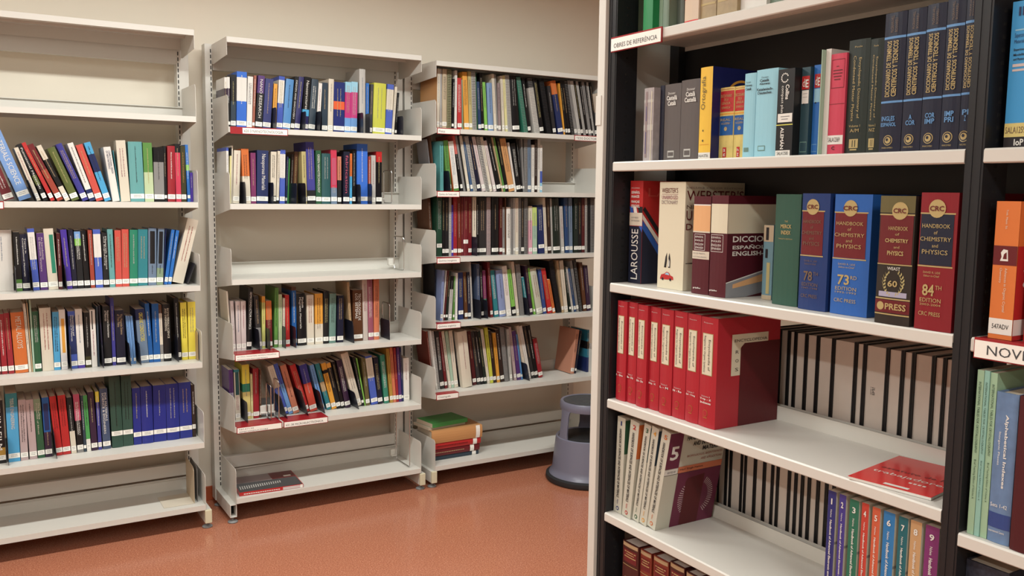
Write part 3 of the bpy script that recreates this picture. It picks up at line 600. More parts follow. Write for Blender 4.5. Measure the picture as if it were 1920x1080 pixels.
('M5', 'B', 1.5618, 4.129, 0.4512, -0.1872, 0.0271, 0.2461, 'darkpurple', {}),
('M5', 'E', 1.6073, 4.068, 0.4512, -0.2556, 0.0016, 0.0909, 'navysteel', {}),
('M5', 'B', 1.6095, 4.1278, 0.4512, -0.2556, 0.0373, 0.2829, 'cream', {}),
('M5', 'B', 1.6488, 4.1268, 0.4512, -0.1974, 0.0118, 0.2588, 'black', {}),
('M5', 'B', 1.6617, 4.1265, 0.4512, -0.1799, 0.006, 0.2498, 'lime', {}),
('M5', 'B', 1.6695, 4.1263, 0.4512, -0.1001, 0.0205, 0.245, 'olivebrown', {}),
('M5', 'B', 1.6981, 4.1256, 0.4512, -0.1313, 0.0344, 0.2529, 'royal.04+cream.45+royal', {}),
('M5', 'B', 1.7348, 4.1247, 0.4512, -0.1106, 0.0241, 0.2432, 'darknavy', {}),
('M5', 'B', 1.7679, 4.1239, 0.4512, -0.095, 0.0244, 0.2519, 'seagreen', {}),
('M5', 'B', 1.7992, 4.1231, 0.4512, -0.0782, 0.0165, 0.2836, 'gold', {}),
('M5', 'B', 1.8172, 4.1227, 0.4512, -0.0744, 0.0152, 0.2855, 'salmonorange', {}),
('M5', 'B', 1.834, 4.1223, 0.4512, -0.0637, 0.0125, 0.2833, 'crimson', {}),
('M5', 'B', 1.8482, 4.1219, 0.4512, -0.0533, 0.0146, 0.2852, 'purple', {}),
('M5', 'B', 1.8644, 4.1215, 0.4512, -0.0508, 0.0085, 0.2841, 'navy', {}),
('M5', 'B', 1.8746, 4.1213, 0.4512, -0.016, 0.031, 0.2248, 'white', {}),
('C1', 'B', 2.0404, 4.0864, 1.8421, 0.0087, 0.0157, 0.2987, 'cream', {'sd': 'salmontan'}),
('C1', 'B', 2.06, 4.0862, 1.8421, -0.0032, 0.0083, 0.2988, 'lightgrey', {}),
('C1', 'B', 2.0709, 4.0861, 1.8421, 0.0034, 0.0253, 0.2988, 'tancream', {}),
('C1', 'B', 2.1, 4.0858, 1.8421, 0.0034, 0.0213, 0.2988, 'olivegrey', {'P': 1}),
('C1', 'B', 2.1245, 4.0856, 1.8421, 0.0255, 0.0111, 0.254, 'black', {}),
('C1', 'B', 2.141, 4.0854, 1.8421, 0.0056, 0.0123, 0.2969, 'white', {}),
('C1', 'B', 2.1587, 4.0853, 1.8421, -0.014, 0.0235, 0.2609, 'red', {}),
('C1', 'B', 2.1847, 4.085, 1.8421, -0.0226, 0.0068, 0.2539, 'sage', {}),
('C1', 'B', 2.1984, 4.0849, 1.8421, -0.0487, 0.0266, 0.2932, 'amber', {}),
('C1', 'B', 2.2265, 4.0846, 1.8421, -0.0353, 0.0177, 0.2981, 'khaki', {}),
('C1', 'B', 2.2464, 4.0845, 1.8421, -0.0375, 0.0234, 0.2982, 'lightgrey', {'P': 1}),
('C1', 'B', 2.2723, 4.0842, 1.8421, -0.0449, 0.0051, 0.2972, 'forest', {}),
('C1', 'B', 2.2808, 4.0842, 1.8421, -0.0571, 0.0167, 0.2504, 'darkblue', {}),
('C1', 'B', 2.2991, 4.084, 1.8421, -0.0509, 0.0143, 0.2963, 'black', {}),
('C1', 'B', 2.3192, 4.0838, 1.8421, -0.0728, 0.0162, 0.2505, 'lime', {}),
('C1', 'B', 2.3395, 4.0836, 1.8421, -0.0543, 0.0306, 0.2482, 'skystripe', {}),
('C1', 'B', 2.3747, 4.0833, 1.8421, -0.0664, 0.0152, 0.2965, 'cream', {}),
('C1', 'B', 2.3914, 4.0832, 1.8421, -0.0624, 0.0071, 0.2955, 'grey', {}),
('C1', 'B', 2.3995, 4.0831, 1.8421, -0.0378, 0.0153, 0.2521, 'mauvegrey', {}),
('C1', 'B', 2.4245, 4.0829, 1.8421, -0.0604, 0.0139, 0.2904, 'cream', {}),
('C1', 'B', 2.4434, 4.0827, 1.8421, -0.0762, 0.0141, 0.2937, 'paleyellow', {}),
('C1', 'B', 2.4591, 4.0826, 1.8421, -0.0803, 0.025, 0.2978, 'lightgrey', {'P': 1}),
('C1', 'B', 2.4876, 4.0824, 1.8421, -0.0898, 0.0429, 0.2962, 'black', {}),
('C1', 'B', 2.5581, 4.0818, 1.8421, -0.1816, 0.0252, 0.2937, 'seagreen', {'P': 1}),
('C1', 'B', 2.5852, 4.0815, 1.8421, -0.1654, 0.0177, 0.2929, 'black', {}),
('C1', 'B', 2.6276, 4.0812, 1.8421, -0.1882, 0.0307, 0.2971, 'charcoal.18+offwhite', {'P': 1}),
('C1', 'B', 2.6605, 4.0809, 1.8421, -0.1796, 0.0245, 0.2936, 'black', {}),
('C1', 'B', 2.7055, 4.0805, 1.8421, -0.1999, 0.0292, 0.2947, 'black', {'P': 1}),
('C1', 'B', 2.7456, 4.0802, 1.8421, -0.1752, 0.0196, 0.2619, 'charcoal', {}),
('C1', 'B', 2.7793, 4.0799, 1.8421, -0.2047, 0.033, 0.292, 'orange.25+navy', {}),
('C1', 'B', 2.8146, 4.0797, 1.8421, -0.1517, 0.0095, 0.2821, 'amber', {}),
('C1', 'B', 2.8283, 4.0796, 1.8421, -0.1645, 0.0126, 0.2949, 'black', {}),
('C1', 'B', 2.844, 4.0794, 1.8421, -0.1731, 0.016, 0.2963, 'black', {}),
('C1', 'B', 2.8667, 4.0793, 1.8421, -0.1933, 0.02, 0.3005, 'black', {'P': 1}),
('C1', 'B', 2.8888, 4.0791, 1.8421, -0.1943, 0.0175, 0.3012, 'grey', {}),
('C1', 'B', 2.911, 4.0789, 1.8421, -0.2071, 0.0202, 0.3012, 'lightgrey', {}),
('C1', 'B', 2.9333, 4.0787, 1.8421, -0.2106, 0.014, 0.3027, 'black', {}),
('C1', 'B', 2.9501, 4.0786, 1.8421, -0.2104, 0.0148, 0.3025, 'lightgrey', {'P': 1}),
('C1', 'B', 2.967, 4.0785, 1.8421, -0.1891, 0.0132, 0.3018, 'black', {}),
('C1', 'B', 2.9853, 4.0783, 1.8421, -0.2035, 0.0184, 0.3014, 'grey', {}),
('C1', 'B', 3.0051, 4.0782, 1.8421, -0.1895, 0.0094, 0.3025, 'black', {}),
('C1', 'B', 3.0165, 4.0781, 1.8421, -0.1905, 0.0108, 0.3023, 'lightgrey', {'P': 1}),
('C1', 'B', 3.0293, 4.078, 1.8421, -0.1677, 0.0122, 0.301, 'black', {}),
('C2', 'B', 2.0518, 4.158, 1.5299, -0.1277, 0.0042, 0.2652, 'silver', {'n': 1}),
('C2', 'B', 2.0564, 4.138, 1.5299, -0.1085, 0.0052, 0.2853, 'brown', {'n': 1}),
('C2', 'B', 2.062, 4.088, 1.5299, -0.0107, 0.0192, 0.2507, 'tealgloss', {'n': 1}),
('C2', 'E', 2.1016, 4.048, 1.5299, -0.0907, 0.0016, 0.1024, 'navysteel', {}),
('C2', 'B', 2.1038, 4.088, 1.5299, -0.0907, 0.0236, 0.2567, 'leafgreen', {}),
('C2', 'B', 2.137, 4.088, 1.5299, -0.1278, 0.0025, 0.247, 'orange', {}),
('C2', 'B', 2.1423, 4.088, 1.5299, -0.1388, 0.0283, 0.2541, 'white.95+green', {}),
('C2', 'B', 2.1824, 4.088, 1.5299, -0.1823, 0.0131, 0.2866, 'coral.33+black', {}),
('C2', 'B', 2.1981, 4.088, 1.5299, -0.185, 0.0114, 0.287, 'grey', {'P': 1}),
('C2', 'B', 2.212, 4.088, 1.5299, -0.1913, 0.0061, 0.2883, 'black', {}),
('C2', 'B', 2.2205, 4.088, 1.5299, -0.1722, 0.0144, 0.286, 'cream', {}),
('C2', 'B', 2.2417, 4.088, 1.5299, -0.1962, 0.0127, 0.2565, 'azuredull', {}),
('C2', 'B', 2.257, 4.088, 1.5299, -0.1934, 0.0198, 0.2858, 'lightgrey', {'P': 1}),
('C2', 'B', 2.2815, 4.088, 1.5299, -0.2064, 0.0191, 0.2864, 'darknavy', {}),
('C2', 'B', 2.3093, 4.088, 1.5299, -0.2322, 0.0195, 0.2875, 'pinkwhite', {}),
('C2', 'B', 2.331, 4.088, 1.5299, -0.2078, 0.0204, 0.2862, 'lightgrey', {'P': 1}),
('C2', 'B', 2.354, 4.088, 1.5299, -0.2139, 0.0155, 0.2875, 'cream', {}),
('C2', 'B', 2.3778, 4.088, 1.5299, -0.2388, 0.0172, 0.2697, 'pinkwhite', {}),
('C2', 'B', 2.4011, 4.088, 1.5299, -0.2574, 0.0259, 0.2873, 'black', {}),
('C2', 'B', 2.429, 4.088, 1.5299, -0.2407, 0.0082, 0.2906, 'tan', {}),
('C2', 'B', 2.4391, 4.088, 1.5299, -0.2421, 0.0107, 0.2901, 'green', {}),
('C2', 'B', 2.4525, 4.088, 1.5299, -0.2229, 0.0164, 0.2878, 'black', {}),
('C2', 'B', 2.473, 4.088, 1.5299, -0.2193, 0.0342, 0.2837, 'salmontan', {}),
('C2', 'B', 2.509, 4.088, 1.5299, -0.1871, 0.0098, 0.2637, 'white', {}),
('C2', 'B', 2.5213, 4.088, 1.5299, -0.1645, 0.0272, 0.2585, 'black', {}),
('C2', 'B', 2.5506, 4.088, 1.5299, -0.1375, 0.0087, 0.2857, 'black', {}),
('C2', 'B', 2.561, 4.088, 1.5299, -0.0627, 0.0081, 0.2842, 'grey', {}),
('C2', 'B', 2.5702, 4.088, 1.5299, -0.0215, 0.0193, 0.2838, 'grey', {'P': 1}),
('C2', 'B', 2.5912, 4.088, 1.5299, -0.0216, 0.0194, 0.2838, 'steel', {}),
('C2', 'B', 2.6149, 4.088, 1.5299, -0.0116, 0.0175, 0.2541, 'white', {}),
('C2', 'B', 2.6348, 4.088, 1.5299, -0.0134, 0.0156, 0.284, 'darkbrown', {}),
('C2', 'B', 2.6528, 4.088, 1.5299, -0.0062, 0.015, 0.2841, 'offwhite', {}),
('C2', 'B', 2.6695, 4.088, 1.5299, -0.0097, 0.0134, 0.2541, 'white.55+royal.8+palesky', {}),
('C3', 'B', 2.0377, 4.148, 1.1951, -0.0624, 0.0163, 0.2995, 'brown', {}),
('C3', 'B', 2.0544, 4.1092, 1.1951, -0.0005, 0.0294, 0.3068, 'forestdark', {'l': 0.18}),
('C3', 'B', 2.0855, 4.1073, 1.1951, -0.0049, 0.0145, 0.3049, 'black', {}),
('C3', 'B', 2.1011, 4.1065, 1.1951, -0.0038, 0.0205, 0.3059, 'black', {}),
('C3', 'B', 2.1233, 4.1054, 1.1951, -0.0042, 0.0134, 0.3059, 'lightgrey', {'P': 1}),
('C3', 'B', 2.1373, 4.1047, 1.1951, -0.0049, 0.0104, 0.2639, 'violet', {}),
('C3', 'B', 2.1484, 4.1041, 1.1951, -0.0047, 0.0207, 0.3067, 'crimson', {}),
('C3', 'B', 2.1737, 4.1028, 1.1951, -0.0188, 0.0202, 0.3059, 'brownred', {}),
('C3', 'B', 2.1944, 4.1018, 1.1951, -0.0079, 0.0093, 0.3059, 'maroon', {}),
('C3', 'B', 2.2057, 4.1012, 1.1951, -0.0055, 0.0276, 0.3059, 'maroon', {'l': 0.24}),
('C3', 'B', 2.2343, 4.0998, 1.1951, -0.0075, 0.0193, 0.3067, 'maroon', {}),
('C3', 'E', 2.2572, 4.048, 1.1951, -0.008, 0.0016, 0.0979, 'navysteel', {}),
('C3', 'B', 2.2594, 4.0985, 1.1951, -0.008, 0.0212, 0.3067, 'cream', {}),
('C3', 'B', 2.2817, 4.0974, 1.1951, -0.0089, 0.0139, 0.3067, 'black', {}),
('C3', 'B', 2.2974, 4.0967, 1.1951, -0.008, 0.0415, 0.3039, 'charcoal', {}),
('C3', 'B', 2.3443, 4.0944, 1.1951, -0.0107, 0.0216, 0.3049, 'pinkgrey', {'P': 1}),
('C3', 'B', 2.3719, 4.093, 1.1951, -0.0125, 0.0409, 0.3063, 'black', {}),
('C3', 'B', 2.4182, 4.0908, 1.1951, -0.0105, 0.0181, 0.3029, 'darkmaroon', {}),
('C3', 'B', 2.4375, 4.0899, 1.1951, -0.0137, 0.0131, 0.2539, 'grey', {}),
('C3', 'B', 2.4525, 4.0892, 1.1951, -0.0114, 0.006, 0.3029, 'brown', {}),
('C3', 'B', 2.4618, 4.0887, 1.1951, -0.0151, 0.0254, 0.2539, 'white', {}),
('C3', 'B', 2.4888, 4.0874, 1.1951, -0.0127, 0.0139, 0.3029, 'grey', {'P': 1}),
('C3', 'B', 2.504, 4.0867, 1.1951, -0.0132, 0.0087, 0.3029, 'lightgrey', {}),
('C3', 'B', 2.5154, 4.0862, 1.1951, -0.0144, 0.0192, 0.3029, 'cream', {}),
('C3', 'B', 2.5376, 4.0851, 1.1951, -0.0151, 0.0127, 0.3039, 'grey', {'P': 1}),
('C3', 'B', 2.5516, 4.0845, 1.1951, -0.0151, 0.018, 0.3039, 'charcoal', {}),
('C3', 'B', 2.5727, 4.0835, 1.1951, -0.0155, 0.0194, 0.3039, 'grey', {'P': 1}),
('C3', 'B', 2.5984, 4.0823, 1.1951, -0.0169, 0.0229, 0.2599, 'cream.3+pink', {}),
('C3', 'B', 2.6242, 4.0811, 1.1951, -0.0245, 0.0275, 0.254, 'palelime.4+mint', {}),
('C3', 'B', 2.6619, 4.0794, 1.1951, -0.0638, 0.0375, 0.2654, 'navy', {'l': 0.15}),
('C3', 'B', 2.7025, 4.0776, 1.1951, -0.0738, 0.0165, 0.3057, 'cream', {}),
('C3', 'B', 2.721, 4.0767, 1.1951, -0.0595, 0.0214, 0.3024, 'darkbrown', {}),
('C3', 'B', 2.7455, 4.0756, 1.1951, -0.0546, 0.0085, 0.3023, 'lightgrey', {'P': 1}),
('C3', 'B', 2.7554, 4.0752, 1.1951, -0.0544, 0.0443, 0.3023, 'darkforest', {}),
('C3', 'B', 2.8089, 4.0728, 1.1951, -0.0727, 0.019, 0.2606, 'lightgrey', {}),
('C3', 'B', 2.8345, 4.0717, 1.1951, -0.0638, 0.0254, 0.3058, 'bluedark', {}),
('C3', 'B', 2.8609, 4.0705, 1.1951, -0.039, 0.0213, 0.3061, 'steel', {}),
('C3', 'B', 2.8902, 4.0692, 1.1951, -0.0236, 0.0276, 0.306, 'darkforest', {}),
('C3', 'B', 2.9183, 4.068, 1.1951, -0.0239, 0.023, 0.306, 'black', {}),
('C3', 'B', 2.9424, 4.067, 1.1951, -0.0242, 0.0203, 0.3064, 'darkmaroon', {}),
('C3', 'B', 2.9659, 4.066, 1.1951, -0.0259, 0.0139, 0.306, 'lightgrey', {'P': 1}),
('C3', 'B', 2.9833, 4.0652, 1.1951, -0.0271, 0.0176, 0.306, 'black', {'P': 1}),
('C3', 'B', 3.0042, 4.0643, 1.1951, -0.027, 0.0253, 0.304, 'grey', {'P': 1}),
('C4', 'B', 2.0624, 4.148, 0.86, -0.018, 0.0068, 0.2981, 'black', {}),
('C4', 'B', 2.0696, 4.097, 0.86, 0.0463, 0.0121, 0.262, 'lavenderblue', {}),
('C4', 'B', 2.0821, 4.0963, 0.86, 0.08, 0.0032, 0.2621, 'white', {}),
('C4', 'B', 2.0857, 4.0961, 0.86, 0.0917, 0.0104, 0.261, 'darkmaroon', {}),
('C4', 'B', 2.0989, 4.0956, 0.86, 0.0824, 0.0109, 0.2582, 'darkforest', {}),
('C4', 'B', 2.1154, 4.0951, 0.86, 0.0593, 0.0186, 0.231, 'black.3+lightgrey', {}),
('C4', 'B', 2.1415, 4.0943, 0.86, 0.0279, 0.0087, 0.23, 'green', {}),
('C4', 'B', 2.1552, 4.0938, 0.86, 0.0075, 0.0124, 0.2462, 'white', {}),
('C4', 'B', 2.175, 4.0932, 0.86, -0.0215, 0.0282, 0.2485, 'navy', {'l': 0.15}),
('C4', 'B', 2.2123, 4.092, 0.86, -0.0574, 0.018, 0.2494, 'brown', {}),
('C4', 'B', 2.2317, 4.0914, 0.86, -0.0429, 0.0165, 0.2492, 'darknavy', {}),
('C4', 'B', 2.2518, 4.0908, 0.86, -0.0558, 0.0089, 0.3005, 'lightgrey', {'P': 1}),
('C4', 'E', 2.2832, 4.048, 0.86, -0.029, 0.0016, 0.101, 'navysteel', {}),
('C4', 'B', 2.2854, 4.0898, 0.86, -0.029, 0.0184, 0.2901, 'slateblue', {}),
('C4', 'B', 2.3113, 4.089, 0.86, -0.0547, 0.0134, 0.2797, 'black', {}),
('C4', 'E', 2.3264, 4.048, 0.86, -0.0573, 0.0016, 0.0984, 'navysteel', {}),
('C4', 'B', 2.3286, 4.0884, 0.86, -0.0573, 0.0173, 0.2544, 'plum.6+jade', {}),
('C4', 'B', 2.3659, 4.0873, 0.86, -0.0836, 0.0149, 0.2981, 'maroon', {}),
('C4', 'B', 2.3909, 4.0865, 0.86, -0.1221, 0.0238, 0.2539, 'teal', {}),
('C4', 'B', 2.4211, 4.0856, 0.86, -0.1077, 0.0391, 0.2525, 'lavenderblue', {}),
('C4', 'B', 2.4656, 4.0843, 0.86, -0.1264, 0.0289, 0.2742, 'white', {}),
('C4', 'B', 2.502, 4.0832, 0.86, -0.1537, 0.0223, 0.255, 'lime.8+black', {}),
('C4', 'B', 2.5278, 4.0825, 0.86, -0.1341, 0.0159, 0.2977, 'cream', {}),
('C4', 'B', 2.5505, 4.0818, 0.86, -0.1198, 0.0248, 0.28, 'grey', {'P': 1}),
('C4', 'E', 2.5887, 4.048, 0.86, -0.1792, 0.0016, 0.0991, 'navysteel', {}),
('C4', 'B', 2.5909, 4.0806, 0.86, -0.1792, 0.0147, 0.2124, 'teal', {}),
('C4', 'B', 2.6125, 4.08, 0.86, -0.1484, 0.017, 0.274, 'darkpurple', {}),
('C4', 'B', 2.6369, 4.0793, 0.86, -0.1741, 0.011, 0.2612, 'lime', {}),
('C4', 'B', 2.6554, 4.0788, 0.86, -0.2009, 0.0394, 0.2559, 'mapcream', {}),
('C4', 'B', 2.6987, 4.0776, 0.86, -0.1666, 0.0198, 0.2515, 'royaldull', {}),
('C4', 'B', 2.7289, 4.0767, 0.86, -0.2046, 0.0273, 0.2553, 'red', {}),
('C4', 'B', 2.7606, 4.0758, 0.86, -0.2219, 0.0165, 0.1938, 'orange', {}),
('C4', 'B', 2.7885, 4.075, 0.86, -0.2127, 0.0282, 0.3008, 'black', {'P': 1}),
('C4', 'B', 2.8206, 4.0741, 0.86, -0.1511, 0.0134, 0.2964, 'tan', {}),
('C4', 'B', 2.8378, 4.0737, 0.86, -0.1388, 0.0231, 0.2948, 'cream', {}),
('C4', 'B', 2.8723, 4.0727, 0.86, -0.1796, 0.0112, 0.2627, 'darkforest', {}),
('C4', 'B', 2.8876, 4.0723, 0.86, -0.1928, 0.0121, 0.2588, 'lightgrey', {}),
('C4', 'B', 2.9036, 4.0719, 0.86, -0.2035, 0.0135, 0.2553, 'bluedark', {}),
('C4', 'B', 2.9197, 4.0714, 0.86, -0.1863, 0.015, 0.2951, 'grey', {}),
('C4', 'B', 2.9386, 4.0709, 0.86, -0.1809, 0.0208, 0.2979, 'black', {'P': 1}),
('C4', 'B', 2.9668, 4.0702, 0.86, -0.139, 0.021, 0.2797, 'brown', {}),
('C4', 'B', 2.9915, 4.0695, 0.86, -0.1211, 0.0252, 0.2609, 'darkpurple', {}),
('C5', 'B', 2.0495, 4.138, 0.4931, -0.1362, 0.0085, 0.3128, 'brownred', {'n': 1}),
('C5', 'B', 2.0585, 4.118, 0.4931, -0.1259, 0.0085, 0.3179, 'white', {}),
('C5', 'B', 2.0684, 4.118, 0.4931, -0.1229, 0.0116, 0.3133, 'lightgrey', {'P': 1}),
('C5', 'B', 2.0829, 4.118, 0.4931, -0.112, 0.0229, 0.3119, 'charcoal', {}),
('C5', 'B', 2.1107, 4.118, 0.4931, -0.1264, 0.0141, 0.3074, 'maroon', {}),
('C5', 'B', 2.1333, 4.118, 0.4931, -0.1497, 0.0147, 0.3104, 'cream', {}),
('C5', 'B', 2.1498, 4.118, 0.4931, -0.1362, 0.0154, 0.3078, 'mint', {}),
('C5', 'B', 2.167, 4.118, 0.4931, -0.1236, 0.0217, 0.3083, 'cream', {}),
('C5', 'B', 2.1979, 4.118, 0.4931, -0.1519, 0.0025, 0.3057, 'black', {}),
('C5', 'B', 2.2008, 4.088, 0.4931, -0.1236, 0.056, 0.3038, 'cream', {'n': 1}),
('C5', 'B', 2.2697, 4.118, 0.4931, -0.1526, 0.0058, 0.3004, 'charcoal', {}),
('C5', 'B', 2.2791, 4.118, 0.4931, -0.1348, 0.0212, 0.2987, 'darkmaroon', {}),
('C5', 'B', 2.3063, 4.118, 0.4931, -0.153, 0.0197, 0.2974, 'charcoal', {}),
('C5', 'B', 2.3286, 4.118, 0.4931, -0.1543, 0.0166, 0.2965, 'black', {}),
('C5', 'B', 2.349, 4.118, 0.4931, -0.1602, 0.0154, 0.2947, 'darkforest', {}),
('C5', 'B', 2.3683, 4.118, 0.4931, -0.1558, 0.0155, 0.3046, 'cream', {}),
('C5', 'B', 2.3863, 4.118, 0.4931, -0.1301, 0.0188, 0.3106, 'limeyellow', {}),
('C5', 'B', 2.407, 4.118, 0.4931, -0.1341, 0.0176, 0.2916, 'darkbrown', {}),
('C5', 'B', 2.4297, 4.118, 0.4931, -0.118, 0.0177, 0.2779, 'amber', {}),
('C5', 'B', 2.4526, 4.118, 0.4931, -0.1347, 0.0224, 0.2946, 'darkbrown', {}),
('C5', 'B', 2.4788, 4.118, 0.4931, -0.1218, 0.0245, 0.3032, 'grey', {'P': 1}),
('C5', 'B', 2.5119, 4.118, 0.4931, -0.0924, 0.0145, 0.2912, 'lightgrey', {}),
('C5', 'B', 2.5398, 4.118, 0.4931, -0.1372, 0.0148, 0.3028, 'pinkgrey', {}),
('C5', 'B', 2.5598, 4.118, 0.4931, -0.1504, 0.0235, 0.2791, 'purple', {}),
('C5', 'B', 2.5853, 4.118, 0.4931, -0.1557, 0.0096, 0.2601, 'sky2', {}),
('C5', 'E', 2.6067, 4.068, 0.4931, -0.1979, 0.0016, 0.0991, 'navysteel', {}),
('C5', 'B', 2.6089, 4.118, 0.4931, -0.1979, 0.0147, 0.3092, 'cream', {}),
('C5', 'B', 2.6293, 4.118, 0.4931, -0.2136, 0.0196, 0.3079, 'white', {}),
('C5', 'B', 2.6545, 4.118, 0.4931, -0.2092, 0.0183, 0.3056, 'charcoal', {}),
('C5', 'B', 2.675, 4.118, 0.4931, -0.2, 0.0218, 0.3071, 'black', {}),
('C5', 'B', 2.7011, 4.118, 0.4931, -0.1998, 0.0267, 0.2275, 'crimson', {}),
('C5', 'B', 2.9161, 4.118, 0.4931, 0.1326, 0.0247, 0.2562, 'salmonbook', {}),
('C5', 'B', 2.945, 4.118, 0.4931, 0.1531, 0.0104, 0.2489, 'darknavy', {}),
('C5', 'B', 3.0306, 4.118, 0.4931, 0, 0.0143, 0.2481, 'tealdeep.27+black.45+tealdeep.65+navy', {'n': 1}),
('C5', 'B', 3.0498, 4.118, 0.4931, 0, 0.0147, 0.1677, 'lightgrey', {}),
]
